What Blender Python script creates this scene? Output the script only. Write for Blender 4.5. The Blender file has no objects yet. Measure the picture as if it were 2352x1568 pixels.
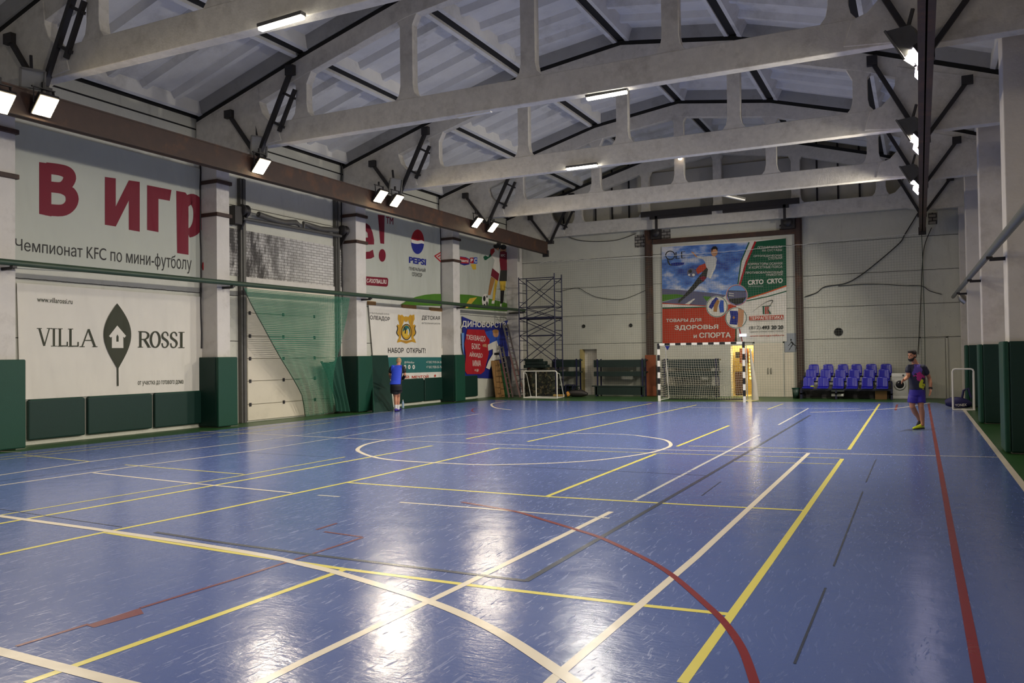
import bpy, math, random
from mathutils import Vector, Matrix

SC = bpy.context.scene
COL = SC.collection

# ------------------------------------------------------------------ camera
F, YAW, PIT, ROL, EYE = 1893.8, -0.45917199, 0.018919, 0.01294691, 1.74
cyw, syw, cpt, spt, crl, srl = math.cos(YAW), math.sin(YAW), math.cos(PIT), math.sin(PIT), math.cos(ROL), math.sin(ROL)
fwd = Vector((syw * cpt, cyw * cpt, spt))
r0 = Vector((cyw, -syw, 0))
d0 = fwd.cross(r0)
RIGHT = r0 * crl + d0 * srl
DOWN = d0 * crl - r0 * srl
CAM = Vector((0, 0, EYE))
cam = bpy.data.cameras.new('camera')
cam.sensor_width = 36.0
cam.lens = 36.0 * F / 2352.0
cam.clip_end = 300
co = bpy.data.objects.new('camera', cam)
COL.objects.link(co)
M = Matrix.Identity(4)
for i in range(3):
    M[i][0] = RIGHT[i]; M[i][1] = -DOWN[i]; M[i][2] = -fwd[i]; M[i][3] = CAM[i]
co.matrix_world = M
SC.camera = co

# ------------------------------------------------------------------ world, exposure
w = bpy.data.worlds.new('world')
SC.world = w
w.use_nodes = True
w.node_tree.nodes['Background'].inputs[0].default_value = (0.55, 0.6, 0.75, 1)
w.node_tree.nodes['Background'].inputs[1].default_value = 0.02
vs = SC.view_settings
vs.view_transform = 'Standard'
vs.look = 'None'
vs.gamma = 1
vs.use_curve_mapping = False
vs.exposure = 0.78
SC.cycles.max_bounces = 7
SC.cycles.diffuse_bounces = 4
SC.cycles.transparent_max_bounces = 16
SC.cycles.sample_clamp_indirect = 4.0
FLOOD_W = 46.0        # each warm floodlight on the left rail
FLOOD_R = 180.0        # each cool floodlight on the right rail
TUBE_W = 105.0          # each lit tube under the trusses

# ------------------------------------------------------------------ points
def ray(px, py):
    return fwd + RIGHT * ((px - 1176) / F) + DOWN * ((py - 784) / F)
def at_z(px, py, z=0.0):
    d = ray(px, py); return CAM + d * ((z - EYE) / d.z)
def at_x(px, py, x):
    d = ray(px, py); return CAM + d * (x / d.x)
def at_y(px, py, y):
    d = ray(px, py); return CAM + d * (y / d.y)
def at_d(px, py, dep):
    return CAM + ray(px, py) * dep
def depth(p):
    return (p - CAM).dot(fwd)

# ------------------------------------------------------------------ objects
def tag(o, label=None, cat=None, group=None, kind=None):
    if label: o['label'] = label
    if cat: o['category'] = cat
    if group: o['group'] = group
    if kind: o['kind'] = kind
    return o
def thing(name, label, cat, loc=(0, 0, 0), group=None):
    o = bpy.data.objects.new(name, None)
    o.empty_display_size = 0.2
    COL.objects.link(o)
    o.location = loc
    return tag(o, label, cat, group)
def worldloc(o):
    return o.location.copy() if o.parent is None else Vector(o['_org']) if '_org' in o else Vector((0, 0, 0))
def adopt(o, parent):
    """parent a mesh whose vertices are in world coordinates"""
    o.parent = parent
    root = parent
    while root.parent: root = root.parent
    if parent.type == 'EMPTY':
        o.matrix_parent_inverse = Matrix.Translation(parent.location).inverted()
    return o

class MB:
    def __init__(self):
        self.v = []; self.f = []; self.mi = []; self.mats = []; self.sm = []; self.uv = {}
    def slot(self, m):
        if m is None: return 0
        if m not in self.mats: self.mats.append(m)
        return self.mats.index(m)
    def add(self, vs, fs, m=None, smooth=False, uvs=None):
        b = len(self.v); s = self.slot(m)
        self.v += [tuple(p) for p in vs]
        for f in fs:
            if uvs: self.uv[len(self.f)] = [uvs[i] for i in f]
            self.f.append([i + b for i in f]); self.mi.append(s); self.sm.append(smooth)
        return self
    def box(self, lo, hi, m=None):
        x0, y0, z0 = [min(a, b) for a, b in zip(lo, hi)]; x1, y1, z1 = [max(a, b) for a, b in zip(lo, hi)]
        v = [(x0, y0, z0), (x1, y0, z0), (x1, y1, z0), (x0, y1, z0), (x0, y0, z1), (x1, y0, z1), (x1, y1, z1), (x0, y1, z1)]
        return self.add(v, [(3, 2, 1, 0), (4, 5, 6, 7), (0, 1, 5, 4), (1, 2, 6, 5), (2, 3, 7, 6), (3, 0, 4, 7)], m)
    def obox(self, c, ax, ay, az, hx, hy, hz, m=None):
        c = Vector(c); ax = Vector(ax) * hx; ay = Vector(ay) * hy; az = Vector(az) * hz
        v = [c + ax * i + ay * j + az * k for k in (-1, 1) for (i, j) in ((-1, -1), (1, -1), (1, 1), (-1, 1))]
        return self.add(v, [(3, 2, 1, 0), (4, 5, 6, 7), (0, 1, 5, 4), (1, 2, 6, 5), (2, 3, 7, 6), (3, 0, 4, 7)], m)
    def bar(self, p0, p1, wd, ht, up=(0, 0, 1), m=None):
        p0 = Vector(p0); p1 = Vector(p1); d = p1 - p0; L = d.length; d.normalize()
        u = Vector(up); s = d.cross(u)
        if s.length < 1e-4: s = d.cross(Vector((1, 0, 0)))
        s.normalize(); u = s.cross(d)
        return self.obox((p0 + p1) / 2, d, s, u, L / 2, wd / 2, ht / 2, m)
    def tube(self, pts, r, n=8, m=None, caps=True, smooth=True):
        pts = [Vector(p) for p in pts]
        rs = r if isinstance(r, (list, tuple)) else [r] * len(pts)
        vs = []; prev = None
        for i, p in enumerate(pts):
            t = (pts[min(i + 1, len(pts) - 1)] - pts[max(i - 1, 0)]).normalized()
            if prev is None:
                a = t.cross(Vector((0, 0, 1)))
                if a.length < 0.05: a = t.cross(Vector((1, 0, 0)))
            else:
                a = prev - t * prev.dot(t)
            a.normalize(); prev = a; b = t.cross(a)
            for k in range(n):
                an = 2 * math.pi * k / n
                vs.append(p + (a * math.cos(an) + b * math.sin(an)) * rs[i])
        fs = []
        for i in range(len(pts) - 1):
            for k in range(n):
                k2 = (k + 1) % n
                fs.append((i * n + k, i * n + k2, (i + 1) * n + k2, (i + 1) * n + k))
        self.add(vs, fs, m, smooth)
        if caps:
            self.add(vs[:n], [tuple(reversed(range(n)))], m); self.add(vs[-n:], [tuple(range(n))], m)
        return self
    def prism(self, pts, ext, m=None):
        """extrude the closed outline pts by the vector ext"""
        pts = [Vector(p) for p in pts]; e = Vector(ext); n = len(pts)
        fs = [tuple(range(n)), tuple(reversed(range(n, 2 * n)))]
        fs += [(i, i + n, (i + 1) % n + n, (i + 1) % n) for i in range(n)]
        return self.add(pts + [p + e for p in pts], fs, m)
    def lathe(self, c, prof, n=16, m=None, axis=(0, 0, 1), smooth=True):
        a = Vector(axis).normalized(); u = a.cross(Vector((1, 0, 0)))
        if u.length < 0.1: u = a.cross(Vector((0, 1, 0)))
        u.normalize(); v = a.cross(u); c = Vector(c); vs = []
        for r, h in prof:
            for k in range(n):
                t = 2 * math.pi * k / n
                vs.append(c + a * h + (u * math.cos(t) + v * math.sin(t)) * r)
        fs = []
        for i in range(len(prof) - 1):
            for k in range(n):
                fs.append((i * n + k, i * n + (k + 1) % n, (i + 1) * n + (k + 1) % n, (i + 1) * n + k))
        return self.add(vs, fs, m, smooth)
    def grid(self, fn, nu, nv, m=None, smooth=True, us=1.0, vsc=1.0):
        vs = []; uvs = []
        for j in range(nv + 1):
            for i in range(nu + 1):
                vs.append(fn(i / nu, j / nv)); uvs.append((i / nu * us, j / nv * vsc))
        fs = [(j * (nu + 1) + i, j * (nu + 1) + i + 1, (j + 1) * (nu + 1) + i + 1, (j + 1) * (nu + 1) + i) for j in range(nv) for i in range(nu)]
        return self.add(vs, fs, m, smooth, uvs)
    def poly(self, pts, m=None):
        return self.add(pts, [tuple(range(len(pts)))], m)
    def build(self, name, m=None, parent=None, bevel=0.0, fix=True):
        me = bpy.data.meshes.new(name)
        me.from_pydata([tuple(p) for p in self.v], [], self.f)
        if not self.mats and m: self.mats = [m]
        for q in self.mats: me.materials.append(q)
        me.polygons.foreach_set('material_index', self.mi)
        me.polygons.foreach_set('use_smooth', self.sm)
        if self.uv:
            ul = me.uv_layers.new(name='uv')
            for p in me.polygons:
                q = self.uv.get(p.index)
                if q:
                    for k, li in enumerate(p.loop_indices): ul.data[li].uv = q[k]
        if fix:
            import bmesh
            bm = bmesh.new(); bm.from_mesh(me)
            bmesh.ops.recalc_face_normals(bm, faces=bm.faces)
            bm.to_mesh(me); bm.free()
        me.update()
        o = bpy.data.objects.new(name, me)
        COL.objects.link(o)
        if bevel:
            b = o.modifiers.new('bevel', 'BEVEL'); b.width = bevel; b.segments = 2; b.limit_method = 'ANGLE'
        if parent: adopt(o, parent)
        return o

def struct(name, mb, m, parent=None, bevel=0):
    o = mb.build(name, m, parent, bevel)
    o['kind'] = 'structure'
    return o
def solo(name, mb, m, label, cat, group=None, bevel=0):
    return tag(mb.build(name, m, None, bevel), label, cat, group)
def dup(root, delta, label=None, group=None, rotz=0.0):
    r = root.copy(); COL.objects.link(r)
    r.location = root.location + Vector(delta)
    if rotz: r.rotation_euler = (0, 0, root.rotation_euler[2] + rotz)
    if label: r['label'] = label
    if group: r['group'] = group
    for ch in list(root.children):
        c = ch.copy(); COL.objects.link(c); mi = ch.matrix_parent_inverse.copy(); c.parent = r; c.matrix_parent_inverse = mi
        for g in list(ch.children):
            d = g.copy(); COL.objects.link(d); mi = g.matrix_parent_inverse.copy(); d.parent = c; d.matrix_parent_inverse = mi
    return r

# ------------------------------------------------------------------ materials
def srgb(r, g, b):
    f = lambda c: (c / 255 / 12.92) if c / 255 <= 0.04045 else ((c / 255 + 0.055) / 1.055) ** 2.4
    return (f(r), f(g), f(b), 1)
def N(nt, t, **k):
    n = nt.nodes.new(t)
    for a, b in k.items(): setattr(n, a, b)
    return n
def mth(nt, op, a, b=None, c=None, clamp=False):
    n = N(nt, 'ShaderNodeMath', operation=op); n.use_clamp = clamp
    for i, q in enumerate((a, b, c)):
        if q is None: continue
        if isinstance(q, (int, float)): n.inputs[i].default_value = q
        else: nt.links.new(q, n.inputs[i])
    return n.outputs[0]
def noise(nt, co, scale, detail=4, rough=0.6):
    n = N(nt, 'ShaderNodeTexNoise'); n.inputs['Scale'].default_value = scale
    n.inputs['Detail'].default_value = detail; n.inputs['Roughness'].default_value = rough
    nt.links.new(co, n.inputs['Vector']); return n.outputs[0]
def mapped(nt, co, sc=(1, 1, 1), rot=(0, 0, 0)):
    n = N(nt, 'ShaderNodeMapping'); n.inputs['Scale'].default_value = sc; n.inputs['Rotation'].default_value = rot
    nt.links.new(co, n.inputs['Vector']); return n.outputs[0]
def ramp(nt, f, a, b):
    n = N(nt, 'ShaderNodeMapRange'); n.inputs[1].default_value = a; n.inputs[2].default_value = b
    nt.links.new(f, n.inputs[0]); return n.outputs[0]
def mix(nt, f, a, b):
    n = N(nt, 'ShaderNodeMix', data_type='RGBA')
    for i, q in ((0, f), (6, a), (7, b)):
        if hasattr(q, 'is_linked'): nt.links.new(q, n.inputs[i])
        else: n.inputs[i].default_value = q
    return n.outputs[2]
def newmat(name):
    m = bpy.data.materials.new(name); m.use_nodes = True
    nt = m.node_tree; p = nt.nodes['Principled BSDF']
    co = N(nt, 'ShaderNodeNewGeometry').outputs['Position']
    return m, nt, p, co
def setbump(nt, p, h, dist=0.01, strength=1.0):
    b = N(nt, 'ShaderNodeBump'); b.inputs['Distance'].default_value = dist; b.inputs['Strength'].default_value = strength
    nt.links.new(h, b.inputs['Height']); nt.links.new(b.outputs[0], p.inputs['Normal'])
def plain(name, col, rough=0.6, metal=0.0, var=0.12, scale=6.0, bump=0.0, dirt=None, dirtamt=0.3, spec=0.5):
    """painted or raw surface with a little mottling; dirt = darker stain colour in noise patches"""
    m, nt, p, co = newmat(name)
    c = srgb(*col)
    n = noise(nt, co, scale)
    lo = tuple(v * (1 - var) for v in c[:3]) + (1,); hi = tuple(min(1, v * (1 + var)) for v in c[:3]) + (1,)
    out = mix(nt, n, lo, hi)
    if dirt:
        n2 = noise(nt, co, scale * 0.35, 6, 0.7)
        out = mix(nt, mth(nt, 'MULTIPLY', ramp(nt, n2, 0.52, 0.72), dirtamt), out, srgb(*dirt))
    nt.links.new(out, p.inputs['Base Color'])
    p.inputs['Roughness'].default_value = rough; p.inputs['Metallic'].default_value = metal
    p.inputs['Specular IOR Level'].default_value = spec
    if bump: setbump(nt, p, noise(nt, co, scale * 4), bump)
    return m
def glow(name, col, strength):
    m, nt, p, co = newmat(name)
    p.inputs['Base Color'].default_value = (0.8, 0.8, 0.8, 1)
    p.inputs['Emission Color'].default_value = tuple(col) + (1,)
    p.inputs['Emission Strength'].default_value = strength
    return m
# concrete wall panels, whitewashed: dark sealed joints between the panels every 1.27 m, streaks and stains
def wallmat(name, col, z0, dz, jw=0.022):
    m, nt, p, co = newmat(name)
    sep = N(nt, 'ShaderNodeSeparateXYZ'); nt.links.new(co, sep.inputs[0])
    n1 = noise(nt, co, 1.3, 6, 0.65); n2 = noise(nt, mapped(nt, co, (3, 3, .35)), 1.5, 5, 0.7); n3 = noise(nt, co, 14, 4)
    c = srgb(*col)
    base = mix(nt, n1, tuple(v * .84 for v in c[:3]) + (1,), tuple(min(1, v * 1.1) for v in c[:3]) + (1,))
    base = mix(nt, mth(nt, 'MULTIPLY', ramp(nt, n2, .58, .8), .3), base, srgb(120, 112, 98))
    base = mix(nt, mth(nt, 'MULTIPLY', ramp(nt, n3, .66, .74), .35), base, srgb(95, 88, 80))
    wob = mth(nt, 'MULTIPLY', mth(nt, 'SUBTRACT', noise(nt, co, 5, 3), .5), .03)
    t = mth(nt, 'DIVIDE', mth(nt, 'SUBTRACT', mth(nt, 'ADD', sep.outputs[2], wob), z0), dz)
    fr = mth(nt, 'ABSOLUTE', mth(nt, 'SUBTRACT', mth(nt, 'FRACT', t), .5))
    j = mth(nt, 'LESS_THAN', mth(nt, 'SUBTRACT', .5, fr), jw / dz / 2)
    above = mth(nt, 'GREATER_THAN', sep.outputs[2], 1.5)
    j = mth(nt, 'MULTIPLY', j, above)
    nt.links.new(mix(nt, mth(nt, 'MULTIPLY', j, .85), base, srgb(45, 42, 38)), p.inputs['Base Color'])
    p.inputs['Roughness'].default_value = .85; p.inputs['Specular IOR Level'].default_value = .25
    setbump(nt, p, mth(nt, 'SUBTRACT', noise(nt, co, 30, 4), mth(nt, 'MULTIPLY', j, 2)), .008)
    return m
M_WALL = wallmat('whitewashed_panels', (202, 200, 186), 3.55, 1.265)
M_WALLR = wallmat('whitewashed_panels_right', (200, 194, 184), 3.55, 1.265)
M_CEIL = plain('whitewashed_ribbed_slab', (214, 212, 208), .9, var=.16, scale=1.6, bump=.01, dirt=(140, 135, 126), dirtamt=.55, spec=.2)
M_TRUSS = plain('whitewashed_concrete', (210, 204, 192), .85, var=.2, scale=7, bump=.006, dirt=(140, 132, 118), dirtamt=.4, spec=.25)
M_PILLAR = plain('whitewashed_pillar', (212, 206, 198), .85, var=.1, scale=2.5, bump=.006, dirt=(140, 130, 118), dirtamt=.45, spec=.25)
M_DARK = plain('dark_gap', (30, 28, 26), .9)
M_RUST = plain('rust_brown_steel', (62, 42, 33), .6, var=.35, scale=4, bump=.003, dirt=(108, 68, 40), dirtamt=.7)
M_BLACK = plain('black_steel', (40, 36, 36), .5, var=.2)
M_STEEL = plain('grey_steel', (92, 90, 86), .5, .4, var=.2, dirt=(70, 55, 45))
M_PIPE = plain('dark_green_painted_pipe', (46, 66, 48), .45, var=.25, scale=3, dirt=(80, 82, 62))
M_PIPEG = plain('grey_painted_pipe', (96, 98, 92), .5, var=.2, scale=3)
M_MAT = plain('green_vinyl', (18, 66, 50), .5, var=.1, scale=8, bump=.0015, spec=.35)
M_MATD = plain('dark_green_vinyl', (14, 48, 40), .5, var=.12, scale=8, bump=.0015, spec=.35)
M_GREENF = plain('green_floor_paint', (38, 78, 34), .4, var=.2, scale=2)
M_WHITE = plain('white_enamel', (225, 222, 214), .4, var=.06)
M_CREAM = plain('cream_gate_panel', (214, 204, 184), .55, var=.07, scale=2, dirt=(150, 140, 120), dirtamt=.3)
M_BOARD = plain('raw_wood', (150, 112, 66), .6, var=.25, scale=5)
M_BROWN = plain('red_brown_board', (126, 66, 36), .7, var=.15)
M_ALU = plain('aluminium', (160, 156, 150), .35, .85, var=.15)
M_BENCH = plain('black_green_plank', (20, 38, 34), .5, var=.2)
M_NAVY = plain('navy_steel', (26, 28, 58), .45, var=.2)
M_RED = plain('red_paint', (150, 24, 30), .45)
M_SHEET = plain('profiled_sheet', (196, 190, 174), .75, var=.15, scale=1.5, dirt=(60, 56, 48))
M_GABLE = plain('gable_board', (176, 172, 162), .85, var=.12, scale=1.5, dirt=(84, 80, 72))
M_VINYLW = None
# blue sports floor: satin coat, scuffs and fine scratches
def scratches(nt, co, big=1.0):
    """short scuff strokes lying in several directions"""
    out = None
    for k, (rot, sc, th) in enumerate(((.35, (34, 3.6, 1), .64), (1.2, (28, 3.2, 1), .65), (2.1, (40, 4.2, 1), .64), (2.75, (24, 2.9, 1), .66))):
        wob = N(nt, 'ShaderNodeVectorMath', operation='ADD')
        nz = N(nt, 'ShaderNodeTexNoise'); nz.inputs['Scale'].default_value = .9; nt.links.new(co, nz.inputs['Vector'])
        ml = N(nt, 'ShaderNodeVectorMath', operation='SCALE'); ml.inputs['Scale'].default_value = .35; nt.links.new(nz.outputs[1], ml.inputs[0])
        nt.links.new(co, wob.inputs[0]); nt.links.new(ml.outputs[0], wob.inputs[1])
        n = noise(nt, mapped(nt, wob.outputs[0], sc, (0, 0, rot)), 1.0, 3, .6)
        r = ramp(nt, n, th, th + .05)
        out = r if out is None else mth(nt, 'MAXIMUM', out, r)
    return out
def floormat():
    m, nt, p, co = newmat('blue_sports_floor')
    n1 = noise(nt, co, .5, 4, .6); n2 = noise(nt, co, 2.2, 5, .65); n4 = noise(nt, co, 150, 2, .5)
    a = mix(nt, n1, srgb(76, 95, 152), srgb(86, 105, 163))
    a = mix(nt, mth(nt, 'MULTIPLY', ramp(nt, n4, .35, .75), .14), a, srgb(140, 152, 190))
    sc = scratches(nt, co)
    nt.links.new(a, p.inputs['Base Color'])
    nt.links.new(mth(nt, 'ADD', mth(nt, 'MULTIPLY', sc, .2), mth(nt, 'ADD', mth(nt, 'MULTIPLY', n2, .12), .13)), p.inputs['Roughness'])
    p.inputs['IOR'].default_value = 1.6
    h = mth(nt, 'ADD', noise(nt, co, 2.2, 3, .5), mth(nt, 'MULTIPLY', sc, .018))
    h = mth(nt, 'ADD', h, mth(nt, 'MULTIPLY', noise(nt, mapped(nt, co, (1, 2.5, 1)), 12, 3, .6), .22))
    h = mth(nt, 'ADD', h, mth(nt, 'MULTIPLY', noise(nt, co, 38, 2, .5), .06))
    setbump(nt, p, h, .012, .5)
    return m
M_FLOOR = floormat()
def linemat(name, col, wear):
    m, nt, p, co = newmat(name)
    n = noise(nt, co, 7, 6, .75); n2 = noise(nt, co, 1.1, 3)
    k = ramp(nt, mth(nt, 'ADD', n, mth(nt, 'MULTIPLY', n2, .5)), .9 - wear, .98 - wear)
    nt.links.new(mix(nt, k, srgb(*col), srgb(96, 116, 178)), p.inputs['Base Color'])
    p.inputs['Roughness'].default_value = .25
    setbump(nt, p, noise(nt, co, 2.2, 3, .5), .012, .5)
    return m
L_YEL = linemat('yellow_line', (226, 212, 104), -.12)
L_YELW = linemat('worn_yellow_line', (204, 194, 116), .05)
L_WHI = linemat('cream_white_line', (226, 214, 194), -.1)
L_WHIW = linemat('worn_white_line', (200, 196, 190), .09)
L_RED = linemat('red_line', (126, 30, 34), -.14)
L_REDW = linemat('worn_red_line', (120, 56, 66), .0)
L_BLK = linemat('dark_grey_line', (58, 64, 80), -.04)
# printed banner cloth: soft folds
def cloth(name, col, fold=.03, rough=.6):
    m, nt, p, co = newmat(name)
    n = noise(nt, co, 2, 3)
    c = srgb(*col)
    nt.links.new(mix(nt, n, tuple(v * .93 for v in c[:3]) + (1,), c), p.inputs['Base Color'])
    p.inputs['Roughness'].default_value = rough; p.inputs['Specular IOR Level'].default_value = .3
    h = noise(nt, mapped(nt, co, (1, .9, .35), (.6, 0, 0)), 1.6, 2, .4)
    setbump(nt, p, mth(nt, 'ADD', h, mth(nt, 'MULTIPLY', noise(nt, mapped(nt, co, (1, 1.2, .4), (-.5, 0, 0)), 3, 2, .4), .2)), fold * 4.5, 1.0)
    return m
C_GREY = cloth('grey_banner_cloth', (186, 188, 176)); C_WHITE = cloth('white_banner_cloth', (222, 216, 204), .04)
C_MAROON = cloth('maroon_print', (118, 22, 42)); C_INK = cloth('dark_ink', (48, 46, 44)); C_OLIVE = cloth('olive_ink', (58, 60, 44), .04)
C_TEAL = cloth('teal_print', (44, 104, 100)); C_GOLD = cloth('gold_print', (196, 148, 40)); C_NAVY = cloth('navy_print', (36, 44, 128))
C_BLUE = cloth('blue_print', (48, 84, 176)); C_SKY = cloth('sky_print', (110, 150, 206)); C_RED = cloth('red_print', (172, 30, 40))
C_GRASS = cloth('grass_print', (74, 122, 34)); C_SKIN = cloth('skin_print', (196, 142, 104)); C_BLK = cloth('black_print', (24, 24, 26))
C_DKGRN = cloth('bottle_green_print', (14, 84, 56)); C_BRICK = cloth('brick_red_print', (180, 58, 34)); C_CLOUD = cloth('cloud_print', (200, 198, 196))
C_ROAD = cloth('road_print', (98, 96, 122)); C_ORANGE = cloth('orange_print', (206, 84, 30)); C_YEL = cloth('yellow_print', (214, 176, 60))
C_PINK = cloth('magenta_print', (150, 28, 96)); C_TAN = cloth('tan_print', (170, 120, 66))

def skyprint():
    m, nt, p, co = newmat('cloudy_sky_print')
    n = noise(nt, mapped(nt, co, (.55, 1, 1), (0, .5, 0)), 1.5, 7, .62)
    a = mix(nt, ramp(nt, n, .36, .5), srgb(38, 58, 134), srgb(86, 128, 196)); a = mix(nt, ramp(nt, n, .5, .64), a, srgb(206, 206, 212))
    nt.links.new(a, p.inputs['Base Color']); p.inputs['Roughness'].default_value = .6
    return m
C_SKYP = skyprint()
C_LGREY = cloth('light_grey_print', (150, 154, 160))
XL, XR, YF, YB = -17.1, 1.85, 34.6, -8.0      # inner faces of the hall
TY = [4.2, 10.2, 15.9, 22.1, 28.2, 34.2]       # truss planes (the first one is above and behind the picture)
TP = [(-17.05, 8.05), (-13.5, 9.15), (-10.42, 10.02), (-7.35, 10.45), (-4.27, 10.02), (-1.2, 9.15), (1.8, 8.1)]   # top chord line
# ---- floor
mb = MB(); mb.box((XL - .4, YB - .4, -.25), (XR + .4, YF + .4, -.004))
floor = struct('floor', mb, M_GREENF)
edge = [(-15.95, YB + 1)] + [tuple(at_z(*p)[:2]) for p in ((100, 1031), (600, 976.5), (830, 951), (1000, 930), (1130, 918), (1290, 920.5), (1500, 922), (1840, 922.5), (2150, 924), (2211, 937), (2349, 1113.4))] + [(1.18, YB + 1)]
mb = MB(); mb.prism([(x, y, -.02) for x, y in edge], (0, 0, .02)); struct('floor_court', mb, M_FLOOR, floor)
# ---- painted lines, each between two points of the floor
LZ = [0.0]
def line(mbs, p0, p1, wd):
    a, b = at_z(*p0), at_z(*p1)
    d = (b - a); d.normalize(); s = Vector((-d.y, d.x, 0)) * (wd / 2)
    up = Vector((0, 0, .0012 + LZ[0])); LZ[0] += .00001
    mbs.add([a - s + up, b - s + up, b + s + up, a + s + up], [(0, 1, 2, 3)])
def curve(mbs, pts, wd, closed=False):
    P = [at_z(*p) for p in pts]; n = len(P)
    # smooth with a Catmull-Rom spline
    Q = []
    for i in range(n - 1):
        a = P[max(i - 1, 0)]; b = P[i]; c = P[i + 1]; d = P[min(i + 2, n - 1)]
        for k in range(8):
            t = k / 8
            Q.append(.5 * ((2 * b) + (c - a) * t + (2 * a - 5 * b + 4 * c - d) * t * t + (3 * b - a - 3 * c + d) * t ** 3))
    Q.append(P[-1])
    up = Vector((0, 0, .0016 + LZ[0])); LZ[0] += .00001
    vs = []
    for i, q in enumerate(Q):
        d = (Q[min(i + 1, len(Q) - 1)] - Q[max(i - 1, 0)]).normalized(); s = Vector((-d.y, d.x, 0)) * (wd / 2)
        vs += [q - s + up, q + s + up]
    mbs.add(vs, [(2 * i, 2 * i + 1, 2 * i + 3, 2 * i + 2) for i in range(len(Q) - 1)])
yel, yelw, whi, whiw, red, redw, blk = [MB() for _ in range(7)]
for a, b in [((2020.4, 927), (1949.7, 1032.3)), ((1934.4, 1053.5), (1775, 1280)), ((1775, 1280), (1567, 1568)), ((1255, 1140.2), (1506.4, 1042)),
             ((1554.8, 1024.9), (1674.7, 976.9)), ((-60, 1286), (240, 1222)), ((240, 1222), (500, 1170.4)), ((500, 1170.4), (798.5, 1107.3)), ((798.5, 1107.3), (1147, 1028.6)),
             ((800, 1108), (1255, 1140)), ((1255, 1140), (1600, 1159.8)), ((1600, 1159.8), (1850, 1172)), ((245, 1223), (500, 1263.5)), ((500, 1263.5), (792, 1306.8)), ((792, 1306.8), (1100, 1346)), ((1100, 1346), (1500, 1392.5)), ((1500, 1392.5), (1672, 1410)),
             ((374, 1457), (792.5, 1307.5)), ((60, 1568), (374, 1457)), ((595.7, 1095.9), (993.6, 1023.2)), ((1071, 1007.6), (1408, 942.5)), ((1408, 942.5), (1497, 926)), ((1211.7, 1014), (1600, 929.7)), ((-100, 1220), (408, 1129.6)), ((408, 1129.6), (595.7, 1095.9))]:
    line(yel, a, b, .062)
for a, b in [((1147, 1028.6), (1600, 1043.3)), ((1600, 1043.3), (1931, 1052.2)), ((1581.6, 1024), (1946, 1032.6)), ((1686, 1059.3), (1918, 1065.5)), ((54.8, 1044.9), (204, 1059.4)), ((285.7, 1067), (560, 1089)),
             ((0, 1183), (535.7, 1095)), ((535.7, 1095), (793, 1049)), ((0, 1055.6), (484.7, 1002)), ((0, 1050), (484, 996)), ((484, 996), (900, 944)), ((1762.8, 940), (1798.5, 927)), ((500, 1003), (760, 970))]:
    line(yelw, a, b, .05)
for a, b in [((1857, 1040.7), (1598, 1280)), ((1598, 1280), (1274, 1556)), ((1274, 1556), (1240, 1590)), ((1404, 1174.8), (1067, 1341.5)), ((1067, 1341.5), (700, 1516.6)), ((700, 1516.6), (590, 1572))]:
    line(whi, a, b, .065)
for a, b in [((-60, 1100), (209, 1059.4)), ((209, 1059.4), (600, 1011)), ((-60, 1123), (324, 1068.9)), ((324, 1068.9), (600, 1032.7)), ((2060, 1044.6), (2292, 1049.6)), ((1500, 1032.3), (2060, 1044.6)), ((459, 990), (870, 1009.7)),
             ((214.3, 1085.7), (431, 1108.7)), ((431, 1108.7), (671, 1131.6)), ((918.4, 1153.3), (1100, 1166.6)), ((1100, 1166.6), (1181, 1173.9)), ((1548.5, 935.4), (1974.5, 938.2)), ((0, 1036.5), (48.5, 1038.3))]:
    line(whi, a, b, .05)
for a, b in [((870, 1009.7), (1280, 1025)), ((1280, 1025), (1500, 1032.3)), ((730, 1137), (780, 1140.5)), ((1181, 1173.9), (1400, 1190)), ((1456.6, 1149), (1600, 1073.5)), ((1599.5, 1073.5), (1745, 998.6)), ((1788, 975.7), (1857, 937.4)), ((600, 1011), (694, 998.2)), ((600, 1032.7), (768, 1005.9)), ((694, 998.2), (1000, 955)), ((768, 1005.9), (1100, 950))]:
    line(whiw, a, b, .05)
line(whi, (2211, 936.6), (2349, 1113.4), .09); line(whi, (2349, 1113.4), (2470, 1269), .09)
line(whi, (-30, 1488), (270, 1566), .09); line(whi, (270, 1566), (420, 1602), .09)
curve(whi, [(-60, 1175), (0, 1185), (240, 1218), (430, 1246), (600, 1274), (700, 1297), (785, 1318), (986, 1381), (1135, 1447), (1288, 1545), (1360, 1600)], .085)
curve(whi, [(959, 1060.7), (895, 1055.6), (857, 1049), (831.6, 1040.3), (821.4, 1031.4), (841.8, 1019.9), (887.8, 1010)], .08)
curve(whi, [(959, 1060.7), (1100, 1067), (1178.6, 1066.2), (1275.5, 1063), (1377.6, 1056), (1479.6, 1042), (1525.5, 1030.5), (1540.8, 1021.6), (1530.6, 1011.4), (1502.6, 1005.5), (1459, 999.4)], .07)
curve(whiw, [(1459, 999.4), (1380, 996), (1150, 995), (1000, 1000), (887.8, 1010)], .07)
curve(whi, [(1163, 922), (1132.7, 926), (1130, 932), (1143, 937.4), (1173.5, 941)], .08)
curve(whi, [(1861.7, 946.8), (1943, 943.8), (2032.6, 939.2), (2083.6, 934.3), (2137, 924.6)], .08)
for a, b in [((2132.6, 926), (2196.4, 1280)), ((2196.4, 1280), (2251, 1568)), ((2251, 1568), (2280, 1720)), ((2060.7, 928.5), (2056.8, 942))]:
    line(red, a, b, .06)
curve(red, [(1061, 1153), (1181, 1174), (1237, 1190), (1316, 1214), (1382.7, 1236), (1479.6, 1282), (1544, 1321), (1624, 1390), (1666, 1432), (1704.6, 1490), (1733, 1568), (1740, 1600)], .055)
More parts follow.
